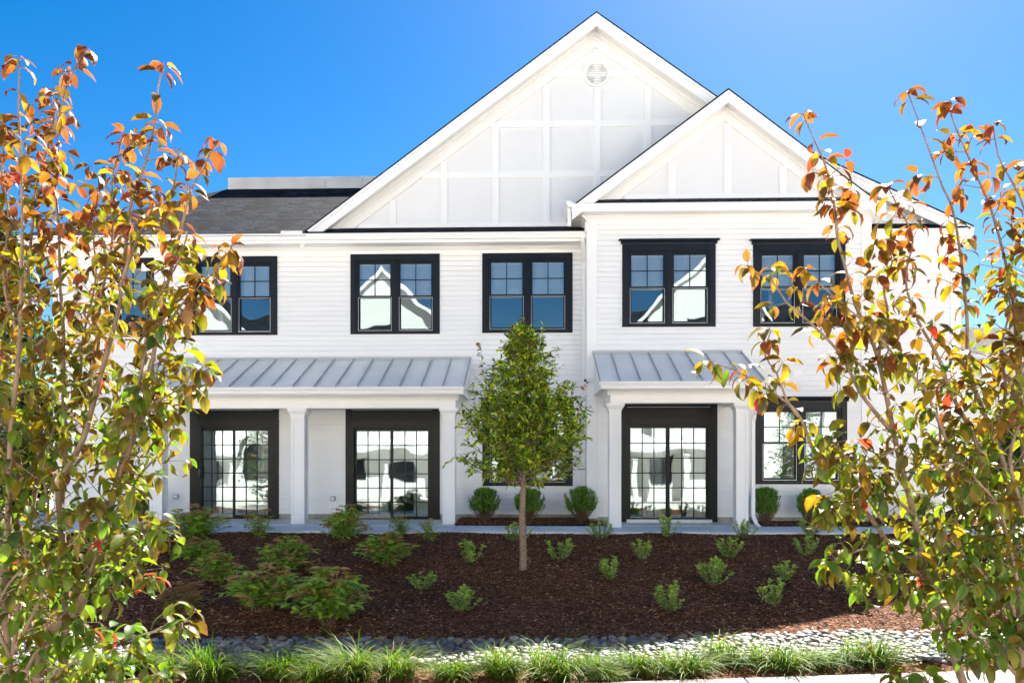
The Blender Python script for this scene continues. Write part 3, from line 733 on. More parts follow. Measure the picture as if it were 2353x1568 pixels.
b = MB(); flat_tube(b, [(xe-.02,Ye-.03,ze-.13),(xe-.01,Ye-.01,ze-.3),(xc+.02,YR-1.2,ze-.62),(xc+.015,YR-1.12,ze-.75),(xc+.015,YR-1.12,.25),(xc+.05,YR-1.2,.10),(xc+.09,YR-1.3,.04)], .038, .03)
b.build("downspout", M['white'], pr, bevel=.008)
# security camera, utility covers, wall plates
p = onY(1349, 872, YR-.12)
t = empty("security_camera", (p.x, YR-.03, p.z)); tag(t, "small white security camera on the wall beside the right porch roof", "camera")
MB().box(p.x-.03,p.x+.035,YR-.06,YR-.028,p.z-.04,p.z+.04).build("mount", M['white'], t, bevel=.005)
b = MB(); b.tube([(p.x+.0,YR-.06,p.z),(p.x-.01,YR-.12,p.z+.01)], .035, 10); b.tube([(p.x-.0,YR-.11,p.z-.005),(p.x-.05,YR-.2,p.z-.02)], [.038,.036], 12)
b.tube([(p.x+.02,YR-.08,p.z-.03),(p.x-.01,YR-.17,p.z-.055)], [.03,.028], 12); b.build("body", M['white'], t, smooth=False)
b = MB(); b.tube([(p.x-.049,YR-.198,p.z-.0198),(p.x-.055,YR-.208,p.z-.022)], .028, 12); b.tube([(p.x-.009,YR-.168,p.z-.0545),(p.x-.013,YR-.176,p.z-.056)], .021, 12); b.build("lens", M['lens'], t)
for (px, py, lab) in ((409, 1139, "outdoor socket with bubble cover low on the wall left of the left-hand sliding door"), (769, 1144, "outdoor socket with bubble cover low on the wall between porch column and middle sliding door")):
    p = onY(px, py, YL-.03); t = empty("wall_socket", (p.x, YL-.02, p.z)); tag(t, lab, "socket", "outdoor sockets on the porch wall")
    b = MB(); b.box(p.x-.085,p.x+.085,YL-.028,YL-.012,p.z-.11,p.z+.11); b.build("plate", M['white'], t, bevel=.004)
    b = MB(); x0,x1,z0,z1 = p.x-.09,p.x+.03,p.z-.06,p.z+.055; b.box(x0,x1,YL-.11,YL-.029,z0,z1); b.build("cover", M['plastic'], t, bevel=.02)
    b = MB(); b.box(x0+.03,x1-.025,YL-.115,YL-.111,z0+.03,z1-.025); b.build("hatch", M['white'], t)
for (px0,py0,px1,py1,Y) in ((1265,830,1296,848,YL),(1820,848,1842,862,YR)):
    a_ = onY(px0,py0,Y-.02); c2 = onY(px1,py1,Y-.02)
    MB().box(a_.x,c2.x,Y-.028,Y,c2.z,a_.z).build("wall_plate", M['white'], house, bevel=.003)

# ------------------------------------------------------------------ neighbours
def simple_house(name, label, x0, x1, yf, yb, ze, zr, gables, wins, axis_front=1, mroof=M['shingle'], porchz=None, gz=-.1):
    """front faces -Y when axis_front=1 else +Y"""
    s = -axis_front; h = empty(name, ((x0+x1)/2, yf, gz)); tag(h, label, "house")
    b = MB(); n = int((ze-gz)/.11)
    for k in range(n+1):
        z0 = gz+k*.11; z1 = min(ze, z0+.11)
        pr_ = [(yf,z1),(yf-s*.012,z1),(yf-s*.012,z0),(yf+s*.014,z0)]
        b.prism_x(pr_ if s < 0 else pr_[::-1], x0, x1)
    b.box(x0,x1,yf-s*.013,yb,gz,ze); b.build("wall", M['sidefar'], h)
    b = MB(); ym = (yf+yb)/2; o = .5
    pf = [(yf+s*o,ze-.05),(ym,zr),(yb-s*o,ze-.05),(yb-s*o,ze-.12),(ym,zr-.1),(yf+s*o,ze-.12)]
    b.prism_x(pf if s > 0 else pf[::-1], x0-.5, x1+.5); b.build("roof", mroof, h)
    b = MB(); b.box(x0-.5,x1+.5,yf+s*o,yf+s*(o+.1),ze-.2,ze-.03); b.build("gutter", M['trimfar'], h)
    for (gc, gw, gzb, gzt, dep) in gables:
        yy = yf+s*dep
        b = MB(); pl = [(gc-gw,gzb),(gc+gw,gzb),(gc,gzt)]
        b.prism_y(pl, min(yy,yf), max(yy,yf)); b.build("gable_wall", M['sidefar'], h)
        if dep > .2: MB().box(gc-gw+.3,gc+gw-.3,min(yy,yf),max(yy,yf),gz,gzb).build("wing_wall", M['sidefar'], h)
        rf = MB(); rk = MB()
        for q in (-1,1):
            A = (gc+q*(gw+.35), gzb-.25); B = (gc, gzt+.15)
            p4 = [(A[0],A[1]),(A[0],A[1]+.06),(B[0],B[1]+.06),(B[0],B[1])]
            rf.prism_y(p4, min(yy+s*.35, ym), max(yy+s*.35, ym))
            p5 = [(A[0],A[1]-.3),(A[0],A[1]),(B[0],B[1]),(B[0],B[1]-.3)]
            rk.prism_y(p5, min(yy+s*.36,yy+s*.31), max(yy+s*.36,yy+s*.31))
        rf.build("roof", mroof, h); rk.build("rake_board", M['trimfar'], h)
    for (wx, wz, ww, wh, dep) in wins:
        yy = yf+s*(dep+.02)
        def bb(b, xa, xb, za, zb_, d0, d1): b.box(xa, xb, yy+s*d0, yy+s*d1, za, zb_)
        b = MB(); bb(b,wx-ww/2,wx-ww/2+.11,wz,wz+wh,-.03,.03); bb(b,wx+ww/2-.11,wx+ww/2,wz,wz+wh,-.03,.03)
        bb(b,wx-ww/2+.11,wx+ww/2-.11,wz,wz+.1,-.03,.03); bb(b,wx-ww/2+.11,wx+ww/2-.11,wz+wh-.15,wz+wh,-.03,.03)
        bb(b,wx-.05,wx+.05,wz+.1,wz+wh-.15,-.03,.02); bb(b,wx-ww/2+.11,wx+ww/2-.11,wz+wh*.5-.03,wz+wh*.5+.03,-.03,.015)
        w = b.build("window", M['black'], h)
        b = MB(); bb(b,wx-ww/2+.1,wx+ww/2-.1,wz+.05,wz+wh-.1,-.028,-.01); b.build("pane", M['darkpane'], w)
    if porchz:
        for (xa, xb, zt_, zl) in porchz:
            b = MB(); pf = [(yf,zt_),(yf+s*1.7,zl),(yf+s*1.7,zl-.05),(yf,zt_-.06)]
            b.prism_x(pf if s > 0 else pf[::-1], xa, xb)
            for k in range(int((xb-xa)/.5)+1):
                x = xa+.5*k; b.add([(x-.012,yf,zt_),(x+.012,yf,zt_),(x+.012,yf+s*1.7,zl),(x-.012,yf+s*1.7,zl),(x-.012,yf,zt_+.04),(x+.012,yf,zt_+.04),(x+.012,yf+s*1.7,zl+.04),(x-.012,yf+s*1.7,zl+.04)],[(0,3,7,4),(1,2,6,5),(4,5,6,7),(3,2,6,7)])
            b.build("porch_roof", M['metal'], h)
            b = MB(); b.box(xa,xb,yf+s*1.7,yf+s*1.8,zl-.2,zl-.02); b.box(xa+.3,xb-.3,yf+s*1.2,yf+s*1.4,zl-.55,zl-.2); b.box(xa+.1,xb-.1,yf,yf+s*1.7,zl-.22,zl-.2); b.build("beam", M['trimfar'], h)
            for xx in (xa+.45,(xa+xb)/2,xb-.45):
                b = MB(); b.box(xx-.14,xx+.14,yf+s*1.16,yf+s*1.44,gz,zl-.55); b.box(xx-.19,xx+.19,yf+s*1.11,yf+s*1.49,zl-.65,zl-.552); b.build("column", M['trimfar'], h)
    return h
M['sidefar'] = simple('far_white_siding', (.66,.65,.62), .6, nscale=1.2, namp=.05)
M['trimfar'] = simple('far_white_trim', (.72,.71,.69), .6)
M['darkpane'] = simple("dark_window_pane", (.02,.03,.035), .05)
GZ = -.68
simple_house("house", "white gabled house across the path, mirrored in the left windows", -24, -3.4, -23, -33, 6.2, 10.1,
   [(-7.9,3.1,8.6,11.4,.7),(-17.5,4,6.2,10.2,.3)],
   [(x,3.6,1.8,1.7,d) for (x,d) in ((-12.6,0),(-9.1,.7),(-6.6,.7),(-16,.3),(-19,.3))]+[(-7.9,6.9,1.6,1.5,.7)]+
   [(x,.3,1.1,1.7,d) for (x,d) in ((-12.9,0),(-9.3,.7),(-6.9,.7),(-17.3,.3),(-14.6,.3))], axis_front=-1, porchz=[(-10.6,-4.6,2.75,1.95),(-18.6,-15.2,2.75,1.95)], gz=GZ)
simple_house("house", "low white house with a metal porch roof across the path, mirrored in the middle doors", -3.3, 3.9, -24, -32, 5.0, 7.2,
   [], [(-1.2,.3,1.1,1.7,0),(2.2,.3,1.1,1.7,0)], axis_front=-1, porchz=[(-1.0,3.2,2.75,1.95)], gz=GZ)
simple_house("house", "white gabled house across the path, mirrored in the right windows", 4.0, 24, -23, -33, 6.2, 10.1,
   [(8.7,3.1,8.6,11.6,.7),(18.5,4,6.2,10.4,.3)],
   [(x,3.6,1.8,1.7,d) for (x,d) in ((7.4,.7),(10.2,.7),(14,0),(18,.3))]+[(8.7,6.9,1.6,1.5,.7)]+
   [(x,.3,1.1,1.7,d) for (x,d) in ((6.5,.7),(9.4,.7),(13.2,0),(15.6,0))], axis_front=-1, porchz=[(4.6,10.6,2.75,1.95)], gz=GZ)
# neighbour to the right, behind
simple_house("house", "white neighbouring house with grey shingled roof at the right edge", PX(2150, 12), PX(2150,12)+22, 12, 24, PZ(2280,812,11.5), PZ(2280,752,18),
   [(PX(2120,11), 3.4, PZ(2250,905,11), PZ(2200,790,11)+.4, 1.0)], [(PX(2262,11.9),PZ(2262,1040,12),1.5,1.1,0),(PX(2330,11.9),PZ(2262,1040,12),1.5,1.1,0)], axis_front=1, mroof=M['shingle2'], gz=-.1)

# ------------------------------------------------------------------ plants
def unit(a): return a/np.maximum(np.linalg.norm(a, axis=1, keepdims=True), 1e-9)
BIG = ([0,.14,.38,.64,.86,1], [0,.66,1,.80,.34,0]); SMALL = ([0,.3,.68,1], [0,.95,.78,0])
def leaves(base, d, up, L, W, curl, col, edge=None, fold=.18, prof=SMALL, twist=None):
    """vectorised leaf blades -> (verts, faces, colours)"""
    base, d, up = np.asarray(base, float), unit(np.asarray(d, float)), np.asarray(up, float)
    n = len(base); L = np.broadcast_to(L, n)[:,None]; W = np.broadcast_to(W, n)[:,None]; curl = np.broadcast_to(curl, n)[:,None]
    nn = up-d*(up*d).sum(1, keepdims=True); nn = unit(nn); s = np.cross(d, nn)
    T, Wd = prof; S = len(T); V = []; K = []
    col = np.asarray(col, float); edge = col if edge is None else np.asarray(edge, float)
    for k, (t, w) in enumerate(zip(T, Wd)):
        c = np.where(np.abs(curl) < 1e-3, 1e-3, curl); a = c*t
        p = base+L*(d*np.sin(a)/c-nn*(1-np.cos(a))/c); m = nn*np.cos(a)+d*np.sin(a)
        if k in (0, S-1): V.append(p); K.append(col if k == 0 else edge)
        else:
            e = s*W*w/2; up_ = m*W*w*fold
            V += [p-e+up_, p, p+e+up_]; K += [edge*.75+col*.25, col, edge*.75+col*.25]
    nv = len(V); V = np.stack(V, 1).reshape(-1, 3); K = np.stack(K, 1).reshape(-1, 3)
    f = [(0,1,2),(0,2,3)]
    for k in range(S-3):
        o = 1+3*k; f += [(o,o+3,o+4,o+1),(o+1,o+4,o+5,o+2)]
    o = 1+3*(S-3); f += [(o,nv-1,o+1),(o+1,nv-1,o+2)]
    F_ = [tuple(i+j*nv for i in q) for j in range(n) for q in f]
    return V, F_, K
def leafobj(name, parts, m, parent=None, smooth=True):
    V = np.concatenate([p[0] for p in parts]); K = np.concatenate([p[2] for p in parts]); F_ = []; o = 0
    for p in parts: F_ += [tuple(i+o for i in q) for q in p[1]]; o += len(p[0])
    me = bpy.data.meshes.new(name); me.from_pydata(V.tolist(), [], F_); me.update()
    at = me.color_attributes.new("Col", 'FLOAT_COLOR', 'POINT')
    at.data.foreach_set('color', np.concatenate([K, np.ones((len(K),1))], 1).astype(np.float32).ravel())
    if smooth: me.polygons.foreach_set('use_smooth', [True]*len(me.polygons))
    me.materials.append(m); ob = bpy.data.objects.new(name, me); C.objects.link(ob); ob.parent = parent
    if parent is not None: ob.matrix_parent_inverse = mworld(parent).inverted()
    return ob
def mixc(a, b, t): return tuple(x+(y-x)*t for x, y in zip(a, b))
def poly_sample(pts, step):
    """resample a polyline with a Catmull-Rom feel"""
    out = []
    for i in range(len(pts)-1):
        p0 = pts[max(i-1,0)]; p1 = pts[i]; p2 = pts[i+1]; p3 = pts[min(i+2,len(pts)-1)]
        n = max(1, int((p2-p1).length/step))
        for k in range(n):
            t = k/n
            out.append(.5*((2*p1)+(p2-p0)*t+(2*p0-5*p1+4*p2-p3)*t*t+(-p0+3*p1-3*p2+p3)*t**3))
    out.append(pts[-1]); return out

# --- the two dogwoods close to the camera
DG = {'green':(.026,.070,.009),'green2':(.055,.115,.014),'lime':(.115,.175,.013),'gold':(.20,.14,.011),'olive':(.055,.055,.009),'orange':(.21,.062,.010),'rust':(.12,.032,.012),'red':(.32,.03,.025),'pink':(.28,.07,.06)}
def dog_color(rnd, h):       # h 0 bottom .. 1 top of the tree
    r = rnd.random(); t = h+rnd.gauss(0,.075)
    if rnd.random() < .009: c = DG['red']; return c, c
    if t > .83: c = rnd.choice([DG['orange'],DG['rust'],DG['rust'],DG['olive'],DG['olive'],DG['gold']]); e = rnd.choice([DG['rust'],DG['pink'],DG['orange']])
    elif t > .62: c = rnd.choice([DG['olive'],DG['olive'],DG['green'],DG['green2'],DG['rust'],DG['lime'],DG['gold'],DG['gold']]); e = rnd.choice([DG['rust'],DG['gold'],DG['orange'],DG['gold']])
    elif t > .42: c = rnd.choice([DG['green'],DG['green2'],DG['lime'],DG['olive'],DG['gold'],DG['green2']]); e = rnd.choice([DG['olive'],DG['lime'],DG['rust'],DG['gold'],DG['gold']])
    else: c = rnd.choice([DG['green'],DG['green2'],DG['green2'],DG['lime'],DG['lime']]); e = rnd.choice([DG['green2'],DG['lime'],DG['lime'],DG['rust']])
    return mixc(c, e, rnd.random()*.2), e
NODE = 1.0
def dogwood(name, label, stems, base, seed, H0, H1, redder=0.0, size=.098):
    rnd = random.Random(seed)
    t = empty(name, base); tag(t, label, "tree")
    wood = MB(); B = []; D = []; U = []; Ls = []; Ws = []; Cu = []; Co = []; Ed = []; pet = MB()
    def leaf(p, d, h, s=1.0):
        c, e = dog_color(rnd, min(1.1, h+redder))
        L = size*s*rnd.uniform(.72,1.22)
        d = d.normalized(); pl = rnd.uniform(.012,.022)
        q = p+d*pl; pet.tube([p,q], .0012, 3, cap=False)
        dd = (d+Vector((0,0,-rnd.uniform(.15,.9)))+Vector((rnd.gauss(0,.2),rnd.gauss(0,.2),0))).normalized()
        B.append(q); D.append(dd); U.append(Vector((rnd.gauss(0,.35),rnd.gauss(0,.35),1))); Ls.append(L); Ws.append(L*rnd.uniform(.40,.55))
        Cu.append(rnd.uniform(.5,1.7)); Co.append(c); Ed.append(e)
    def whorl(p, ax, h, n, s=1.0):
        a = ax.orthogonal().normalized(); b_ = ax.cross(a); q0 = rnd.random()*6.28
        for k in range(n):
            q = q0+2*pi*k/n+rnd.gauss(0,.15); o = a*cos(q)+b_*sin(q)
            leaf(p, (o+ax*rnd.uniform(.1,.6)), h, s)
    def twig(p, d, ln, h, lv=True):
        n = max(2, int(ln/.055)); pts = [p]; cur = d.normalized()
        for k in range(n):
            cur = (cur+Vector((rnd.gauss(0,.07),rnd.gauss(0,.07),.06+rnd.gauss(0,.05)))).normalized(); pts.append(pts[-1]+cur*ln/n)
        wood.tube(pts, [.0032-.0018*i/n for i in range(n+1)], 4)
        for k in range(1, n+1):
            if k == n: whorl(pts[k], cur, h+.06, rnd.choice([3,4,4]), .95)
            elif k*ln/n > .05 and rnd.random() < .85: whorl(pts[k], cur, h, 2)
    for st in stems:
        pts = [P3(px, py, dp) for px, py, dp in st['p']]
        sm = poly_sample(pts, .05); n = len(sm); r0, r1 = st['r'][0]*1.25, st['r'][1]*1.25
        wood.tube(sm, [r0+(r1-r0)*(i/(n-1))**.8 for i in range(n)], 7)
        k = 0; nd = st.get('node', .11)*NODE; dens = st.get('dens', 1.0); start = st.get('start', .15); acc = 0; ph = rnd.random()*6.28
        for i in range(1, n):
            acc += (sm[i]-sm[i-1]).length
            h = (sm[i].z-H0)/(H1-H0)
            if i/(n-1) < start: continue
            if acc >= nd:
                acc = 0; ax = (sm[i]-sm[i-1]).normalized(); ph += pi/2+rnd.gauss(0,.2)
                a = ax.orthogonal().normalized(); b_ = ax.cross(a); fr = i/(n-1)
                for s in (-1, 1):
                    o = (a*cos(ph)+b_*sin(ph))*s
                    if rnd.random() > dens: continue
                    if fr > .93 or rnd.random() < .12: leaf(sm[i], o+ax*.3, h)
                    else: twig(sm[i], o+ax*rnd.uniform(.35,1.0), rnd.uniform(.07,.30)*(st.get('tw',1.0))*(1.0-fr*.5), h)
        whorl(sm[-1], (sm[-1]-sm[-2]).normalized(), (sm[-1].z-H0)/(H1-H0)+.1, 4, 1.0)
        whorl(sm[-2], (sm[-1]-sm[-2]).normalized(), (sm[-1].z-H0)/(H1-H0)+.1, 2, 1.0)
    wood.build("trunk", M['bark'], t, smooth=True)
    pet.build("petiole", M['bark'], t)
    V = leaves([tuple(b) for b in B],[tuple(b) for b in D],[tuple(b) for b in U],np.array(Ls),np.array(Ws),np.array(Cu),Co,Ed,prof=BIG,fold=.16)
    leafobj("crown", [V], M['leaf'], t)
    return len(B)
def S(pts, dp, r=(.009,.003), **k):
    """pts bottom to top; dp depth at bottom/top"""
    n = len(pts)
    return dict(p=[(x, y, dp[0]+(dp[1]-dp[0])*i/(n-1)) for i, (x, y) in enumerate(pts)], r=r, **k)
LB = (110, 1925); 
left = [
 S([LB,(30,1640),(22,1500),(10,1381),(18,1200),(25,1000),(45,780),(51,505),(45,309),(43,240),(45,137)],(3.9,3.7),(.022,.003),start=.1),
 S([LB,(90,1650),(100,1473),(172,1413),(196,1361),(216,1273),(248,1181),(288,1061),(320,961),(345,860),(360,772),(387,642),(405,573),(425,488),(437,440),(459,400),(497,326)],(3.8,3.6),(.026,.003),start=.15),
 S([LB,(140,1650),(150,1461),(152,1393),(148,1301),(140,1201),(136,1113),(160,1065),(192,1005),(223,892),(250,796),(274,704),(281,642),(298,488),(309,440),(336,370),(357,274),(363,199),(377,151)],(4.0,3.8),(.026,.003),start=.15),
 S([LB,(130,1600),(60,1400),(70,1200),(96,1021),(81,899),(70,796),(69,693),(65,625),(74,522),(82,429),(113,326),(137,261),(151,206),(195,113)],(4.2,4.1),(.02,.003),start=.12),
 S([(140,1201),(150,1050),(146,916),(146,779),(139,659),(135,522),(128,430),(120,300),(150,160)],(4.0,4.4),(.012,.003)),
 S([(216,1273),(260,1130),(302,968),(326,848),(338,762),(360,690),(410,600),(430,540)],(3.8,3.5),(.012,.003)),
 S([(248,1181),(309,1005),(363,882),(387,813),(405,745),(430,700),(455,640)],(3.75,3.6),(.012,.003)),
 S([(360,790),(411,707),(450,665),(494,621),(520,585),(532,570)],(3.63,3.5),(.007,.002),tw=.35,dens=.8,node=.09,start=.0),
 S([(192,1005),(230,700),(257,560),(257,429),(264,380),(275,340),(285,309)],(4.1,4.2),(.01,.003)),
 S([(172,1413),(240,1475),(300,1462),(360,1449),(400,1435),(436,1425)],(3.75,3.5),(.008,.003),tw=.5,node=.1,start=.1),
 S([(120,1600),(220,1575),(300,1560),(370,1548)],(3.8,3.6),(.007,.003),tw=.6,node=.09),
 S([(196,1361),(260,1300),(300,1250),(340,1235),(370,1215)],(3.8,3.5),(.008,.003),tw=.7,node=.08),
 S([(216,1273),(280,1150),(330,1080),(370,1040),(395,1010),(400,960)],(3.8,3.6),(.008,.003),tw=.8),
 S([(309,1005),(350,930),(400,900),(440,860),(462,845)],(3.7,3.5),(.007,.003),tw=.7,node=.09),
 S([(150,1461),(200,1330),(250,1210),(280,1150),(310,1120)],(3.7,3.4),(.009,.003)),
 S([(30,1500),(90,1380),(120,1290),(180,1230),(200,1150)],(3.6,3.4),(.009,.003)),
 S([(30,1500),(60,1300),(110,1180),(100,1080),(130,960)],(3.7,3.9),(.009,.003)),
 S([(10,1381),(0,1250),(-20,1100),(0,960),(-10,800),(20,700),(10,560)],(3.9,4.2),(.012,.003)),
 S([(60,1400),(40,1150),(120,1000),(180,880),(190,780),(220,640),(215,540),(225,440)],(4.1,4.3),(.011,.003)),
 S([(100,1473),(60,1540),(100,1560),(170,1520),(230,1510)],(3.7,3.5),(.008,.003)),
 S([(196,1361),(250,1340),(290,1300),(330,1310),(350,1330)],(3.7,3.4),(.007,.003),tw=.6),
 S([(20,1500),(-10,1420),(20,1340),(60,1290),(50,1220)],(3.6,3.5),(.008,.003)),
 S([(136,1113),(200,1040),(260,1010),(300,930),(310,870)],(4.1,4.3),(.009,.003)),
 S([(45,780),(10,650),(20,500),(5,400),(15,290)],(4.0,4.2),(.009,.003),tw=.7),
 S([(281,642),(310,560),(330,520),(360,470),(395,440),(410,360)],(3.8,3.9),(.008,.003),tw=.8),
]
NODE = .60
n1 = dogwood("dogwood_tree", "dense young dogwood, green below and rust red on top, before the house's left end", left, tuple(P3(110,1925,3.9)), 11, -.65, 3.4)
RB = (2320, 1925)
right = [
 S([RB,(2260,1700),(2213,1568),(2180,1475),(2160,1402),(2137,1343),(2119,1284),(2099,1182),(2081,1109),(2060,1027),(2043,942),(2035,903),(2016,819),(1989,749),(1965,700),(1935,590),(1923,543),(1915,462),(1896,381),(1873,327),(1844,262)],(3.9,3.7),(.024,.0022),start=.3,dens=.85,tw=.75),
 S([(2122,1334),(2072,1281),(2037,1243),(2000,1189),(1950,1135),(1911,1108),(1869,1035),(1827,942),(1738,880),(1680,846),(1620,830)],(3.9,3.5),(.013,.0022),start=.22,dens=.8,tw=.55,node=.12),
 S([(1834,957),(1807,919),(1784,857),(1757,815),(1770,760)],(3.6,3.5),(.006,.002),start=.3,dens=.75,tw=.5,node=.12),
 S([(2046,988),(2019,957),(1977,903),(1950,849),(1919,799),(1865,745),(1807,695),(1770,640),(1732,622),(1715,610)],(3.8,3.55),(.010,.0022),start=.25,dens=.9,tw=.55,node=.12),
 S([RB,(2350,1700),(2344,1568),(2341,1372),(2330,1255),(2313,1096),(2282,1000),(2251,923),(2224,846),(2220,711),(2193,501),(2166,431),(2149,385),(2128,327),(2104,262),(2085,212)],(4.0,3.9),(.022,.0022),start=.3,dens=.75,tw=.7),
 S([(2313,1277),(2290,1212),(2266,1135),(2251,1050),(2232,992),(2185,903),(2158,826),(2104,726),(2080,640),(2097,547),(2066,482),(2039,428)],(3.9,3.7),(.013,.0022),start=.1,dens=.8,tw=.7),
 S([(2330,1450),(2290,1290),(2251,1180),(2220,1108),(2193,1058),(2155,965),(2124,892),(2089,857),(2050,811),(2004,757),(1927,691),(1880,650),(1850,620)],(3.85,3.55),(.013,.0022),start=.1,dens=.85,tw=.7),
 S([(2330,1255),(2352,1100),(2340,900),(2330,720),(2313,617),(2297,551),(2274,474),(2247,412),(2220,350),(2190,280),(2178,235)],(4.1,3.9),(.014,.0025),dens=.85,tw=.8),
 S([(2344,1500),(2385,1200),(2400,900),(2370,600),(2352,478),(2328,424),(2293,358),(2282,290)],(3.9,3.8),(.014,.0025),dens=.85,tw=.8),
 S([(2137,1343),(2165,1280),(2190,1200),(2185,1120),(2200,1040),(2180,980)],(3.9,4.2),(.008,.003),tw=.8),
 S([(2157,1404),(2113,1363),(2063,1322),(2030,1315),(2000,1330)],(3.9,3.6),(.007,.003),tw=.7,node=.09),
 S([(2099,1182),(2050,1140),(2010,1120),(1960,1150),(1920,1160),(1890,1180)],(3.8,3.5),(.008,.003),tw=.7,node=.09),
 S([(2119,1284),(2040,1270),(1990,1260),(1940,1275),(1900,1295)],(3.8,3.5),(.008,.003),tw=.5,node=.1,dens=.8),
 S([(2060,1027),(2000,1060),(1960,1050),(1920,1050),(1880,1060)],(3.7,3.5),(.007,.003),tw=.6,node=.1),
 S([(2081,1109),(2120,1050),(2160,1010),(2150,930),(2170,870)],(3.9,4.1),(.008,.003),tw=.7,dens=.8),
 S([(2030,1200),(1985,1130),(1970,1080),(1935,1040),(1900,1000)],(3.7,3.5),(.006,.003),tw=.5,dens=.7),
 S([(2352,1568),(2300,1400),(2260,1320),(2200,1260),(2160,1210)],(3.7,3.5),(.009,.003),tw=.8),
 S([(2352,1568),(2290,1500),(2230,1450),(2200,1400),(2210,1330)],(3.6,3.4),(.009,.003),tw=.8),
 S([(2352,1568),(2330,1420),(2300,1320),(2310,1230),(2280,1160)],(3.6,3.7),(.009,.003),tw=.8),
 S([(2344,1372),(2300,1180),(2240,1100),(2200,1060),(2130,1080)],(3.6,3.4),(.008,.003),tw=.7),
 S([(2282,1000),(2310,900),(2300,800),(2320,700),(2300,620)],(3.9,4.1),(.008,.003),tw=.8),
 S([(2300,1900),(2180,1640),(2130,1570),(2090,1550),(2060,1560)],(3.6,3.4),(.008,.003),tw=.6,node=.09),
 S([(2016,819),(2040,730),(2030,660),(2050,600),(2010,560)],(3.8,3.8),(.007,.003),tw=.6,dens=.8),
 S([(2035,903),(1990,850),(1960,820),(1960,760)],(3.8,3.7),(.006,.003),tw=.5,dens=.7),
 S([(2350,1180),(2320,1050),(2352,930),(2340,800)],(3.7,3.6),(.01,.003),tw=.9),
 S([(2340,1420),(2250,1380),(2200,1290),(2150,1180),(2110,1130)],(4.2,4.3),(.01,.003),tw=.9),
]
NODE = .52
n2 = dogwood("dogwood_tree", "open young dogwood with backlit gold and green leaves before the house's right end", right, tuple(P3(2320,1925,3.9)), 23, -.65, 3.3, redder=.03)
print("dogwood leaves", n1, n2)

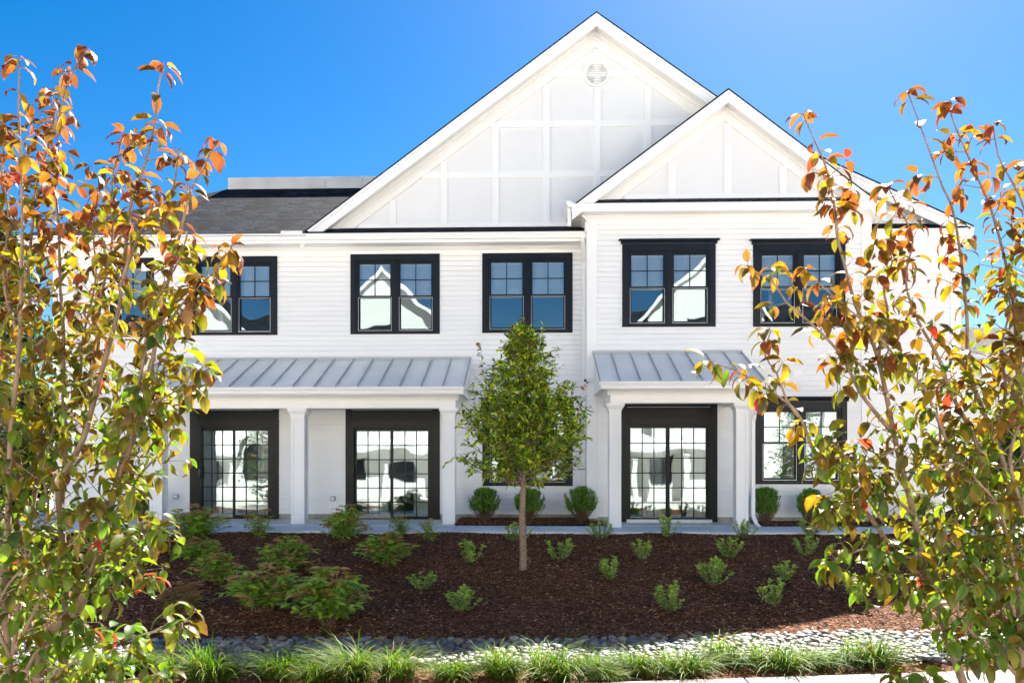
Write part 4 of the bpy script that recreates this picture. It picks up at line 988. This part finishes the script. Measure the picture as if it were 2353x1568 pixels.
# --- young pear-like tree in the mulch bed
def young_tree():
    rnd = random.Random(3); g0 = onground(1201, 1309); dep = 11.03
    t = empty("young_tree", tuple(g0)); tag(t, "young egg-shaped tree with glossy green leaves standing in the middle of the mulch bed", "tree")
    wood = MB()
    tr = [g0+Vector((0,0,-.05)), g0+Vector((0,0,.0)), g0+Vector((.005,0,.25)), g0+Vector((-.01,0,.8)), g0+Vector((.01,0,1.35)), g0+Vector((0,.02,2.2)), g0+Vector((.02,0,3.0)), g0+Vector((.05,0,3.5))]
    wood.tube(poly_sample(tr, .12), np.linspace(.062,.006,len(poly_sample(tr,.12))).tolist(), 9)
    prof = [(1.30,.2),(1.42,.62),(1.6,.86),(1.9,.98),(2.15,.96),(2.4,.84),(2.7,.66),(3.0,.40),(3.25,.25),(3.45,.12),(3.6,.04)]
    def env(z):
        for (a, ra), (b_, rb) in zip(prof, prof[1:]):
            if z <= b_: return ra+(rb-ra)*max(0,(z-a)/(b_-a))
        return .05
    B=[];D=[];U=[];Ls=[];Cu=[];Co=[];Ed=[]
    G = [(.10,.20,.016),(.26,.42,.022),(.48,.60,.028),(.70,.72,.035),(.025,.06,.009),(.16,.28,.018),(.12,.22,.018)]
    def lf(p, d, top):
        c = rnd.choice(G)
        if rnd.random() < .03+.10*top: c = rnd.choice([(.35,.09,.03),(.30,.26,.03),(.2,.05,.04)])
        L = rnd.uniform(.055,.095); dd = (d+Vector((rnd.gauss(0,.35),rnd.gauss(0,.35),rnd.gauss(-.1,.35))))
        B.append(p);D.append(dd);U.append((rnd.gauss(0,.5),rnd.gauss(0,.5),1));Ls.append(L);Cu.append(rnd.uniform(0,.9));Co.append(c);Ed.append(mixc(c,(.2,.2,.03),.3))
    for k in range(175):
        z = 1.22+(k/174)**.95*2.0; q = k*2.4+rnd.gauss(0,.3); o = Vector((cos(q),sin(q),0))
        zt_ = z+rnd.uniform(.1,.6)*(1.2 if z<2 else .9); R_ = env(min(zt_,3.8))*rnd.uniform(.62,1.12)
        p0 = g0+Vector((0,0,z)); p1 = g0+o*R_*.55+Vector((0,0,z+(zt_-z)*.35)); p2 = g0+o*R_+Vector((rnd.gauss(0,.04),rnd.gauss(0,.04),zt_+.05))
        sm = poly_sample([p0,p1,p2], .05); n = len(sm)
        wood.tube(sm, np.linspace(.011,.003,n).tolist(), 4)
        for i in range(2, n):
            fr = i/n
            if fr < .22: continue
            for _ in range(2):
                d = (o*.4+Vector((rnd.gauss(0,.7),rnd.gauss(0,.7),rnd.gauss(.25,.4)))).normalized()
                if rnd.random() < .62: 
                    ln = rnd.uniform(.08,.22); e = sm[i]+d*ln; wood.tube([sm[i], e], [.003,.0015], 3, cap=False)
                    m = int(ln/.028)
                    for j in range(m): lf(sm[i]+d*ln*(j+1)/m, d, max(0,(sm[i].z-g0.z-2.9)))
                else: lf(sm[i], d, max(0,(sm[i].z-g0.z-2.9)))
    for (dx, z0, z1) in ((-.75,2.0,2.75),(.9,1.75,2.35),(.75,1.6,1.95),(-.62,2.2,3.35),(.30,3.0,3.66),(-.2,3.0,3.5),(.02,3.1,3.78),(.5,2.6,3.3),(.85,1.5,1.75)):
        p0 = g0+Vector((dx*.5,-.1,z0)); p2 = g0+Vector((dx,-.15,z1)); n = 9
        sm = poly_sample([p0,(p0+p2)/2+Vector((dx*.12,0,-.05)),p2], .045); wood.tube(sm, np.linspace(.006,.0015,len(sm)).tolist(), 4)
        for q in sm[2:]:
            for _ in range(2): lf(q, Vector((dx+rnd.gauss(0,.6),rnd.gauss(0,.5),.4)).normalized(), .8)
    wood.build("trunk", M['bark2'], t, smooth=True)
    V = leaves([tuple(x) for x in B],[tuple(x) for x in D],U,np.array(Ls),np.array(Ls)*.46,np.array(Cu),Co,Ed)
    leafobj("crown", [V], M['leaf2'], t); return len(B)
print("young tree", young_tree())

# --- shrubs
def shrub_mesh(kind, seed):
    """returns an Empty holding > stem, foliage, about 1 m high / wide at unit size"""
    rnd = random.Random(seed); wood = MB(); B=[];D=[];U=[];Ls=[];Ws=[];Cu=[];Co=[];Ed=[]
    def lf(p, d, L, w, c, e=None, cu=.4, up=None):
        B.append(tuple(p));D.append(tuple(d));U.append(tuple(up) if up else (rnd.gauss(0,.5),rnd.gauss(0,.5),1));Ls.append(L);Ws.append(L*w);Cu.append(cu);Co.append(c);Ed.append(e or c)
    if kind == 'box':        # tight upright globe on bare stems
        for k in range(150):
            q = rnd.random()*6.283; lean = rnd.random()**.6; r = .48*lean
            zt_ = .60+.40*math.sqrt(max(0,1-lean**2.2))*rnd.uniform(.85,1.05)
            if lean > .75: zt_ = rnd.uniform(.42,.80)
            e = Vector((r*cos(q)*rnd.uniform(.9,1.05), r*sin(q), zt_)); m = Vector((e.x*.62,e.y*.62,zt_*.42))
            sm = poly_sample([Vector((rnd.gauss(0,.02),rnd.gauss(0,.02),-.02)),m,e], .04); wood.tube(sm, np.linspace(.008,.003,len(sm)).tolist(), 3, cap=False)
            for i, p in enumerate(sm):
                if p.z < .30+.06*rnd.random(): continue
                for _ in range(5):
                    d = Vector((rnd.gauss(0,.55)+e.x*.6,rnd.gauss(0,.55)+e.y*.6,.75)); g_ = rnd.random()
                    c = mixc((.07,.18,.03),(.28,.50,.07),g_*g_)
                    lf(p+Vector((rnd.gauss(0,.018),rnd.gauss(0,.018),rnd.gauss(0,.02))), d, rnd.uniform(.04,.062), .38, c, cu=.2)
    elif kind == 'ink':      # small open shrub, upright twigs with rounded leaves
        for k in range(rnd.choice([10,13,16])):
            q = k*2.4+rnd.gauss(0,.4); lean = .15+.85*rnd.random()**.7; r = .52*lean; h = (1.0-.42*lean**2)*rnd.uniform(.72,1.05)
            e = Vector((r*cos(q), r*sin(q), h)); m = Vector((e.x*.6,e.y*.6,h*.38))
            sm = poly_sample([Vector((0,0,-.03)),m,e], .06); wood.tube(sm, np.linspace(.014,.006,len(sm)).tolist(), 4, cap=False)
            for i, p in enumerate(sm):
                if i < 3: continue
                tip = i/len(sm)
                for _ in range(3 if tip < .8 else 5):
                    d = Vector((rnd.gauss(0,.8),rnd.gauss(0,.8),rnd.uniform(.1,.9)))
                    c = mixc((.26,.40,.16),(.62,.72,.12), (tip**3)*rnd.random()+.25*rnd.random())
                    if rnd.random() < .006: c = (.5,.05,.06)
                    lf(p, d, rnd.uniform(.08,.13), .52, c, cu=rnd.uniform(0,.5))
                if rnd.random() < .3:
                    d = Vector((rnd.gauss(0,.6),rnd.gauss(0,.6),.5)).normalized(); wood.tube([p,p+d*.12],[.005,.003],3,cap=False)
                    for j in range(5): lf(p+d*.025*(j+1), Vector((rnd.gauss(0,.8),rnd.gauss(0,.8),.4)), rnd.uniform(.07,.11), .5, mixc((.19,.32,.12),(.50,.60,.10),rnd.random()*.6))
    else:                    # leafy mound with long pointed leaves, reddish tips
        nst = {'leafy':56,'sparse':15,'brown':26}[kind]
        for k in range(nst):
            q = k*2.4+rnd.gauss(0,.4); lean = rnd.random()**.6; r = .5*lean; h = (1.0-.55*lean**2)*rnd.uniform(.65,1.05)
            e = Vector((r*cos(q), r*sin(q), h)); m = Vector((e.x*.5,e.y*.5,h*.55))
            sm = poly_sample([Vector((rnd.gauss(0,.04),rnd.gauss(0,.04),-.03)),m,e], .06); wood.tube(sm, np.linspace(.008,.003,len(sm)).tolist(), 4, cap=False)
            red = rnd.random() < (.45 if kind != 'brown' else .9)
            for i, p in enumerate(sm):
                if i < 4: continue
                tip = i/len(sm)
                for _ in range(2 if tip < .85 else 4):
                    a = rnd.random()*6.28; d = Vector((cos(a),sin(a),rnd.uniform(-.2,.5)))
                    c = mixc((.17,.34,.05),(.42,.62,.09), rnd.random())
                    if red and tip > .7: c = mixc(c,(.52,.15,.12),rnd.uniform(.3,.95))
                    if kind == 'brown': c = mixc(c,(.22,.11,.06),.55)
                    lf(p, d, rnd.uniform(.10,.165), .36, c, mixc(c,(.28,.11,.06),.25), cu=rnd.uniform(.3,1.2))
    t = empty({'box':'boxwood_shrub','ink':'small_shrub'}.get(kind,'leafy_shrub'), (0,0,0))
    wood.build("stem", M['twig'], t)
    leafobj("foliage", [leaves(B,D,U,np.array(Ls),np.array(Ws),np.array(Cu),Co,Ed)], M['leaf2'], t)
    return t
protos = {k: [shrub_mesh(k, s) for s in range(n)] for k, n in (('box',3),('ink',6),('leafy',3),('sparse',2),('brown',1))}
used = set()
def put(kind, var, x, yb, yt, w, label, group, cat="shrub", Y=None, rz=None):
    p = onground(x, yb) if Y is None else onY(x, yb, Y)
    dep = (p.y-CAMY); h = (yb-yt)/F*dep; wid = w/F*dep
    src = protos[kind][var % len(protos[kind])]
    if (kind, var % len(protos[kind])) in used: o = copy_tree(src)
    else: o = src; used.add((kind, var % len(protos[kind])))
    o.location = (p.x, p.y+(0 if Y is not None else .0), p.z+.005); o.rotation_euler = (0,0,(x*1.7 % 6.28) if rz is None else rz)
    f_ = 1.3 if kind in ('leafy','brown','sparse') else 1.04
    o.scale = (wid*.97*f_, wid*.97*f_, h*(.98 if f_ < 1.1 else 1.06)); tag(o, label, cat, group)
    return o
bx = [(1113,1198,1120,76,"round clipped evergreen under the window, nearest the middle porch column"),
      (1216,1198,1121,76,"round clipped evergreen under the window, directly behind the young tree's trunk"),
      (1335,1197,1117,82,"round clipped evergreen between the young tree and the right porch's column"),
      (1760,1198,1114,74,"taller clipped evergreen just right of the right porch's downspout"),
      (1862,1200,1119,66,"second clipped evergreen right of the right porch, under the lower window"),
      (1952,1200,1125,66,"clipped evergreen third from the right porch, partly behind dogwood leaves"),
      (2112,1200,1130,66,"clipped evergreen by the far right corner of the house, behind the dogwood"),
      (322,1196,1122,56,"clipped evergreen at the left end of the left porch, behind the dogwood")]
for i, (x, yb, yt, w, l) in enumerate(bx):
    Yp = -.75 if 1000 < x < 1400 else (-1.25 if x > 1400 else -.7)
    o = put('box', i, x, yb, yt, w, l, "clipped evergreens along the house wall", Y=Yp); o.location.z = .02
ink = [(1188,1245,1198,66,"small shrub by the walk, directly behind the young tree's trunk"),
 (1076,1295,1237,75,"small blue-green shrub left of the young tree, nearest the walk on that side"),
 (1289,1287,1234,76,"small open shrub just right of the young tree's trunk"),
 (1380,1239,1194,66,"small sparse shrub at the walk in front of the right porch's left column"),
 (970,1357,1307,74,"small V-shaped shrub beside the big reddish-green mounds"),
 (1061,1407,1345,84,"largest grey-green small shrub, low on the slope left of the young tree"),
 (1403,1333,1275,74,"small shrub with one tall twig, below the right porch's left column"),
 (1530,1236,1181,62,"small dense shrub by the walk in front of the right sliding door"),
 (1476,1288,1234,66,"small shrub one row below the right porch, left of the door's centre"),
 (1710,1238,1193,62,"small spreading shrub at the walk by the right porch's right column"),
 (1675,1284,1225,68,"small shrub one row below the right porch's right column"),
 (1637,1345,1280,82,"small shrub with one bright red leaf, midway down the slope"),
 (1540,1405,1332,76,"small twiggy shrub lowest on the slope below the right sliding door"),
 (1780,1392,1328,82,"open V-shaped small shrub just above the sunlit patch of mulch"),
 (1803,1335,1287,72,"small shrub touching the V-shaped one from behind"),
 (1853,1278,1226,62,"small pale shrub one row below the walk under the right dogwood's low branch"),
 (1862,1230,1186,62,"small shrub by the walk below the right-hand clipped evergreens"),
 (1970,1388,1320,66,"small backlit shrub at the edge of the sunlit mulch by the right dogwood"),
 (2032,1322,1268,58,"small dark shrub half hidden behind the right dogwood's lower leaves")]
for i, (x, yb, yt, w, l) in enumerate(ink): put('ink', i, x, yb, yt, w, l, "small shrubs planted across the mulch slope")
lfy = [('leafy',452,1243,1160,112,"leafy shrub at the walk in front of the left sliding door"),
 ('sparse',596,1237,1172,100,"sparse airy shrub at the walk just left of a porch column"),
 ('leafy',790,1243,1162,92,"upright bare-legged leafy shrub at the walk left of the middle sliding door"),
 ('sparse',921,1228,1184,80,"thin leafy shrub at the walk below the middle sliding door"),
 ('leafy',888,1300,1224,112,"yellow-green leafy shrub one row below the middle sliding door"),
 ('sparse',984,1245,1193,58,"wispy leafy shrub at the walk by the middle porch column"),
 ('leafy',459,1292,1234,100,"reddish-topped leafy shrub second from the walk on the left"),
 ('leafy',500,1340,1270,104,"grey-green leafy shrub on the slope, third from the walk on the left"),
 ('leafy',664,1312,1233,120,"rust-tipped round leafy shrub in the middle of the left planting"),
 ('leafy',604,1403,1296,158,"large purple-green leafy mound between the other mounds"),
 ('leafy',756,1434,1308,168,"largest leafy mound, nearest the stones"),
 ('brown',424,1410,1334,118,"brown half-bare shrub low on the slope by the left dogwood"),
 ('brown',735,1325,1292,66,"low reddish shrub between the round shrub and the largest mound"),
 ('leafy',345,1262,1195,80,"dark leafy shrub by the walk behind the left dogwood"),
 ('leafy',250,1300,1225,90,"shaded leafy shrub deep behind the left dogwood's stems")]
for i, (k, x, yb, yt, w, l) in enumerate(lfy): put(k, i, x, yb, yt, w, l, "leafy shrubs in the left half of the mulch bed")
gold = [(2150,1300,1240,90,"golden-leaved low shrub in the sun right of the house corner"),(2245,1290,1215,110,"yellow-green sunlit shrub beyond the right dogwood"),(2330,1320,1225,110,"sunlit golden shrub at the far right edge of the bed"),(2200,1375,1318,80,"low shrub in the sunlit mulch behind the right dogwood's trunk")]
rg = random.Random(8)
def goldmesh():
    B=[];D=[];U=[];Co=[];Ls=[]; wood = MB()
    for k in range(60):
        q = rg.random()*6.28; r = .5*rg.random()**.5; e = Vector((r*cos(q),r*sin(q),.35+.6*(1-r*r*3)*rg.random()+.1)); wood.tube([Vector((0,0,0)),e*.5+Vector((0,0,.1)),e],[.01,.006,.003],3)
        for _ in range(26):
            B.append(tuple(e*rg.uniform(.5,1)+Vector((rg.gauss(0,.07),rg.gauss(0,.07),rg.gauss(0,.07))))); D.append((rg.gauss(0,1),rg.gauss(0,1),rg.gauss(.2,.6))); U.append((rg.gauss(0,.5),rg.gauss(0,.5),1)); Ls.append(rg.uniform(.05,.1))
            Co.append(rg.choice([(.12,.19,.03),(.28,.26,.03),(.34,.2,.03),(.08,.15,.03)]))
    t = empty("golden_shrub", (0,0,0)); wood.build("stem", M['twig'], t); leafobj("foliage", [leaves(B,D,U,np.array(Ls),np.array(Ls)*.5,.5,Co)], M['leaf2'], t); return t
gp = goldmesh(); protos['gold'] = [gp]
for x, yb, yt, w, l in gold: put('gold', 0, x, yb, yt, w, l, "golden shrubs in the sun at the right end of the bed")

for k, L_ in protos.items():
    for v, o in enumerate(L_):
        if (k, v) not in used:
            for c in [x for x in bpy.data.objects if x.parent == o]+[o]: bpy.data.objects.remove(c)
# --- grass clumps
def clump(seed, lean):
    rnd = random.Random(seed); V=[];F_=[];K=[]
    tufts = [(rnd.gauss(0,.13),rnd.gauss(0,.10),rnd.random()*6.283,rnd.uniform(.7,1.1)) for _ in range(11)]
    for k in range(560):
        tx, ty, tq, tl = rnd.choice(tufts); q = tq+rnd.gauss(0,.75); L = rnd.uniform(.45,1.2)*tl; th0 = abs(rnd.gauss(.15,.35)); bend = rnd.uniform(.9,2.9)
        o = np.array([cos(q)*1.1+lean*1.6,sin(q)*.8-.25,0]); o /= np.linalg.norm(o)
        s = np.array([-o[1],o[0],0]); n = 7; p = np.array([tx+rnd.gauss(0,.03),ty+rnd.gauss(0,.03),-.01]); w = rnd.uniform(.0045,.009)
        if rnd.random() < .002: th0 = .05; bend = .15; L = 1.2
        c0 = np.array(rnd.choice([(.05,.13,.006),(.075,.16,.007),(.11,.19,.008),(.145,.21,.009),(.022,.065,.005),(.22,.24,.07),(.16,.12,.035)]))
        tw = rnd.gauss(0,.6); i0 = len(V); side = rnd.gauss(0,.25)
        for i in range(n+1):
            t = i/n; a = th0+bend*t*t; wd = w*(1-t**2.2)+.0006
            ss = s*cos(tw)+np.array([0,0,1])*sin(tw)*.5
            V.append(p-ss*wd); V.append(p+ss*wd); c = c0*(.8+.35*t); K += [c, c]
            p = p+L/n*((o+s*side*t)*sin(a)+np.array([0,0,1])*cos(a))
        F_ += [(i0+2*i,i0+2*i+1,i0+2*i+3,i0+2*i+2) for i in range(n)]
    V = np.array(V); sc = 1/np.percentile(V[:,2],99); V *= sc; V[:,2] = np.where(V[:,2] < -.03, -.03+.1*(V[:,2]+.03), V[:,2])
    wx = np.percentile(np.abs(V[:,0]-V[:,0].mean()),94)*2; V[:,0] /= wx; V[:,1] /= wx
    return leafobj("grass_clump", [(V,F_,np.array(K))], M['blade'])
cl = [clump(1,.1),clump(2,.5),clump(3,-.35),clump(4,.2)]
usedc = set()
gr = [(304,1545,62,110,0,"grass clump at the left dogwood's right edge, against the stones"),
 (472,1560,100,170,1,"large arching grass clump below the brown shrub, leftmost big one"),
 (640,1560,78,130,0,"grass clump on the stones below the purple-green mound"),
 (720,1568,60,110,3,"low grass clump just right of the purple-green mound's clump"),
 (822,1560,96,160,2,"bushy pale grass clump below the largest mound's right side"),
 (905,1562,88,130,3,"upright grass clump right of the bushy pale one"),
 (1032,1566,66,120,0,"short fine grass clump in line with the lower-left small shrub"),
 (1142,1560,92,120,3,"narrow fountain of grass just left of the young tree"),
 (1265,1562,98,170,1,"widest grass clump just right of the young tree's line"),
 (1356,1562,82,100,0,"grass clump with one tall upright blade"),
 (1400,1568,50,90,2,"small grass clump between two taller ones, right of the young tree"),
 (1455,1550,72,110,0,"small open grass clump with pale stones showing on both sides"),
 (1565,1553,78,150,1,"grass clump below the lowest small shrub, leaning right"),
 (1655,1530,82,110,3,"grass clump set back among the sunlit stones"),
 (1775,1541,80,160,1,"wide grass clump in front of the sunlit mulch patch"),
 (1862,1536,60,120,1,"low leaning grass clump at the end of the row before the gap"),
 (1990,1530,88,160,1,"separate dark-based grass clump left of the right dogwood's trunk"),
 (2190,1512,56,90,0,"grass clump behind the right dogwood's trunk"),
 (200,1552,60,110,0,"grass clump under the left dogwood, half hidden by leaves"),
 (2290,1505,60,100,0,"grass clump at the right edge behind dogwood leaves")]
for i, (x, yb, h, w, v, l) in enumerate(gr):
    p = onground(x, yb-3); dep = p.y-CAMY
    if v in usedc: o = cl[v].copy(); C.objects.link(o)
    else: o = cl[v]; usedc.add(v)
    o.location = (p.x, p.y+.02, p.z); o.rotation_euler = (0,0,rg.uniform(-.35,.35)); s_ = w/F*dep*1.25
    o.scale = (s_*.90, s_*.7, h/F*dep*.86); tag(o, l, "grass clump", "ornamental grass clumps along the stones")

# --- river stones
def stone_base(seed):
    rnd = random.Random(seed); import bmesh
    bm = bmesh.new(); bmesh.ops.create_icosphere(bm, subdivisions=2, radius=1)
    k = [rnd.gauss(0,1) for _ in range(12)]
    for v in bm.verts:
        c = v.co; f = 1+.10*sin(c.x*2+k[0])+.09*sin(c.y*2.6+k[1])+.07*sin(c.z*3+k[2])+.05*sin(c.x*4+c.y*3+k[3])
        v.co = Vector((c.x*f*(1+.2*k[4]*.3), c.y*f*.78, c.z*f*.55))
    V = np.array([tuple(v.co) for v in bm.verts]); F_ = [tuple(v.index for v in f.verts) for f in bm.faces]; bm.free(); return V, F_
SB = [stone_base(s) for s in range(6)]
SC = [(.10,.104,.108),(.15,.15,.15),(.06,.068,.075),(.21,.20,.185),(.18,.13,.09),(.13,.10,.08),(.085,.10,.115),(.27,.26,.24),(.12,.09,.08)]
SMESH = []
for bi, (V, F_) in enumerate(SB):
    row = []
    for c in SC:
        me = bpy.data.meshes.new("river_stone"); me.from_pydata(V.tolist(), [], F_)
        at = me.color_attributes.new("Col", 'FLOAT_COLOR', 'POINT'); at.data.foreach_set('color', np.tile(np.array([*c,1],np.float32),len(V)))
        me.polygons.foreach_set('use_smooth', [True]*len(me.polygons)); me.materials.append(M['stone']); row.append(me)
    SMESH.append(row)
rs = random.Random(42); st = []
for _ in range(15000):
    x = rs.uniform(-7.5, 8.5); y0, y1 = EY(SBOT,x), EY(STOP,x); f = rs.random()
    y = y0+(y1-y0)*f+rs.gauss(0,.03); s = rs.uniform(.017,.052)*(1.12 if f > .75 else 1)
    ok = True; layer = 0
    for (a, b_, c, _, _) in st[-4000:]:
        if abs(a-x) < (s+c)*.72 and abs(b_-y) < (s+c)*.56: ok = False; break
    if ok: st.append((x, y, s, rs.randrange(6), rs.randrange(9)))
vis = [s for s in st]; vis.sort(key=lambda s: -s[2]/(s[1]-CAMY) if 380 < (CX+F*(s[0]+TH*(s[1]-CAMY))/(s[1]-CAMY)) < 2250 else 0)
indiv, rest = vis[:300], vis[300:]
for (x, y, s, bi, ci) in indiv:
    o = bpy.data.objects.new("river_stone", SMESH[bi][ci]); C.objects.link(o); o.location = (x, y, -.622+s*.30); o.scale = (s*1.15,)*3
    o.rotation_euler = (rs.gauss(0,.15), rs.gauss(0,.15), rs.random()*6.28)
    tag(o, "large rounded river stone lying in the stone bed between mulch and grass clumps", "stone", "large river stones in the stone bed")
parts = []
for lay in range(2):
    for (x, y, s, bi, ci) in (rest if lay == 0 else st):
        if lay == 1: x += rs.gauss(0,.05); y += rs.gauss(0,.05); s *= rs.uniform(.6,.9); ci = rs.randrange(9)
        V, F_ = SB[bi]; a = rs.random()*6.28; c, d = cos(a), sin(a)
        Q = V*s*1.15; Q = np.stack([Q[:,0]*c-Q[:,1]*d+x, Q[:,0]*d+Q[:,1]*c+y, Q[:,2]+(-.622+s*.3 if lay == 0 else -.645+s*.1)], 1)
        parts.append((Q, F_, np.tile(np.array(SC[ci]), (len(V),1))))
tag(leafobj("river_stones", parts, M['stone']), "bed of smaller grey and tan river stones filling the gaps", "stones", kind='stuff')
print("stones", len(st))

# --- bark chips over the mulch
nr = np.random.default_rng(9)
def chips(n, xr, yr, hf, smin, smax, name, zoff=.004):
    x = nr.uniform(*xr, n); y = yr[0]+(yr[1]-yr[0])*nr.random(n)
    z = np.array([hf(a, b_) for a, b_ in zip(x, y)])+zoff
    a = nr.uniform(0, 6.283, n); L = nr.uniform(smin, smax, n); W = L*nr.uniform(.16,.42,n)
    d = np.stack([np.cos(a), np.sin(a), nr.normal(0,.35,n)], 1); u = np.stack([nr.normal(0,.5,n), nr.normal(0,.5,n), np.ones(n)], 1)
    pal = np.array([(.08,.034,.018),(.14,.06,.03),(.24,.11,.055),(.42,.21,.11),(.045,.02,.012),(.60,.40,.25),(.18,.08,.04)]); pr_ = [.24,.24,.18,.12,.14,.03,.05]
    col = pal[nr.choice(len(pal), n, p=pr_)]
    d = unit(d); s = unit(np.cross(d, u)); nn = np.cross(s, d); b0 = np.stack([x, y, z], 1)
    p = [b0-s*W[:,None]/2, b0+s*W[:,None]/2, b0+d*L[:,None]+s*W[:,None]*.35, b0+d*L[:,None]-s*W[:,None]*.35]
    tk = nn*.003
    V = np.stack([p[0],p[1],p[2],p[3],p[0]+tk,p[1]+tk,p[2]+tk,p[3]+tk], 1).reshape(-1,3)
    K = np.repeat(col, 8, axis=0)
    F_ = [tuple(i+8*j for i in q) for j in range(n) for q in ((4,5,6,7),(0,1,5,4),(2,3,7,6),(1,2,6,5),(3,0,4,7))]
    return V, F_, K
def gh(x, y): return ground_h(x, y)+.012*sin(x*1.7+y*.9)+.010*sin(x*3.1-y*2.3)
cs = [chips(62000, (-8.5,9.5), (-8.75,-2.76), gh, .012, .05, ""), chips(9000, (-6,8), (-9.9,-9.0), gh, .012, .05, ""), chips(5000,(XB1,XB2),(-1.48,-.02),lambda x,y:.02+.02*(y+1.6),.012,.045,""), chips(4000,(XB3,9.5),(-1.48,-.02),lambda x,y:.02+.02*(y+1.6),.012,.045,"")]
tag(leafobj("bark_chips", cs, M['chip'], smooth=False), "loose shredded bark chips over the mulch bed", "bark chips", kind='stuff')
q = random.Random(77); n = 170; X = [q.uniform(-7.5,8.5) for _ in range(n)]; Yq = [q.uniform(-9.9,-2.9) for _ in range(n)]
cc = [q.choice([(.45,.06,.04),(.50,.30,.04),(.30,.12,.05),(.55,.48,.38),(.16,.22,.04)]) for _ in range(n)]
tag(leafobj("fallen_leaves", [leaves([(x, y, gh(x,y)+.015) for x, y in zip(X,Yq)], [(q.gauss(0,1),q.gauss(0,1),0) for _ in range(n)], [(q.gauss(0,.2),q.gauss(0,.2),1) for _ in range(n)], np.array([q.uniform(.025,.06) for _ in range(n)]), .022, .6, cc)], M['leaf2']), "scattered small fallen leaves on the mulch", "leaves", kind='stuff')

# --- trees beyond the house
def crown_tree(name, label, base, h, rad, seed, cols, leafn=5000, shape='cone', L=.14, group=None):
    rnd = np.random.default_rng(seed); t = empty(name, base); tag(t, label, "tree", group)
    wood = MB(); b0 = Vector(base); wood.tube([b0, b0+Vector((0,0,h*.5)), b0+Vector((0,0,h*.95))], [rad*.09,rad*.06,.02], 8)
    q = random.Random(seed); cen = []
    for k in range(150):
        f = q.random(); z = h*(.06+.94*f); r = rad*((1-f)**.75 if shape == 'cone' else math.sqrt(max(.02,1-(2*f-1)**2)))*q.uniform(.35,1.0); a = q.random()*6.28
        e = Vector((r*cos(a), r*sin(a), z)); cen.append(e); wood.tube([b0+Vector((0,0,max(.1,z-r*.3))), b0+e], [.03,.01], 4)
    wood.build("trunk", M['bark2'], t)
    idx = rnd.integers(0, len(cen), leafn); c = np.array([tuple(e) for e in cen])[idx]
    p = c+rnd.normal(0, rad*.12, (leafn,3))+np.array(base); d = rnd.normal(0,1,(leafn,3)); u = rnd.normal(0,1,(leafn,3))+np.array([0,0,1])
    Ls = rnd.uniform(L*.6, L*1.3, leafn); col = np.array(cols)[rnd.integers(0, len(cols), leafn)]
    leafobj("crown", [leaves(p,d,u,Ls,Ls*.5,.4,col)], M['leaf2'], t)
DK = [(.012,.035,.012),(.02,.05,.015),(.03,.07,.02)]; MDG = [(.04,.09,.02),(.07,.13,.03),(.03,.07,.02),(.12,.17,.03)]
pr_ = onY(2335, 1190, 3.5); crown_tree("evergreen_tree", "dark evergreen beside the right corner of the house, behind the dogwood", (pr_.x,3.5,-.1), 2.7, 1.2, 1, DK, 9000, 'cone', .12)
pr_ = onY(2300, 1170, 6.5); crown_tree("leafy_tree", "bright leafy tree in front of the neighbouring house", (pr_.x+.3,6.5,-.1), 2.9, 1.2, 2, MDG, 6000, 'round', .14)
crown_tree("young_tree", "small leafy tree beside the camera's path, mirrored in the lower right window", (10.6,-14.8,-.65), 4.1, 1.1, 5, MDG, 3500, 'round', .10)
crown_tree("young_tree", "small leafy tree beside the camera's path, mirrored in the left sliding door", (-11.2,-14.8,-.65), 4.1, 1.1, 6, MDG, 3500, 'round', .10)
pr_ = onY(-5, 1190, 5); crown_tree("evergreen_tree", "tall dark evergreen left of the house, behind the left dogwood", (pr_.x,5,-.1), 8.6, 2.0, 3, DK+MDG[:1], 12000, 'cone', .16)
pr_ = onY(40, 1190, 1.5); crown_tree("evergreen_tree", "lower dark evergreen at the left corner of the house", (pr_.x,1.5,-.1), 3.0, 1.1, 4, DK, 7000, 'round', .12)
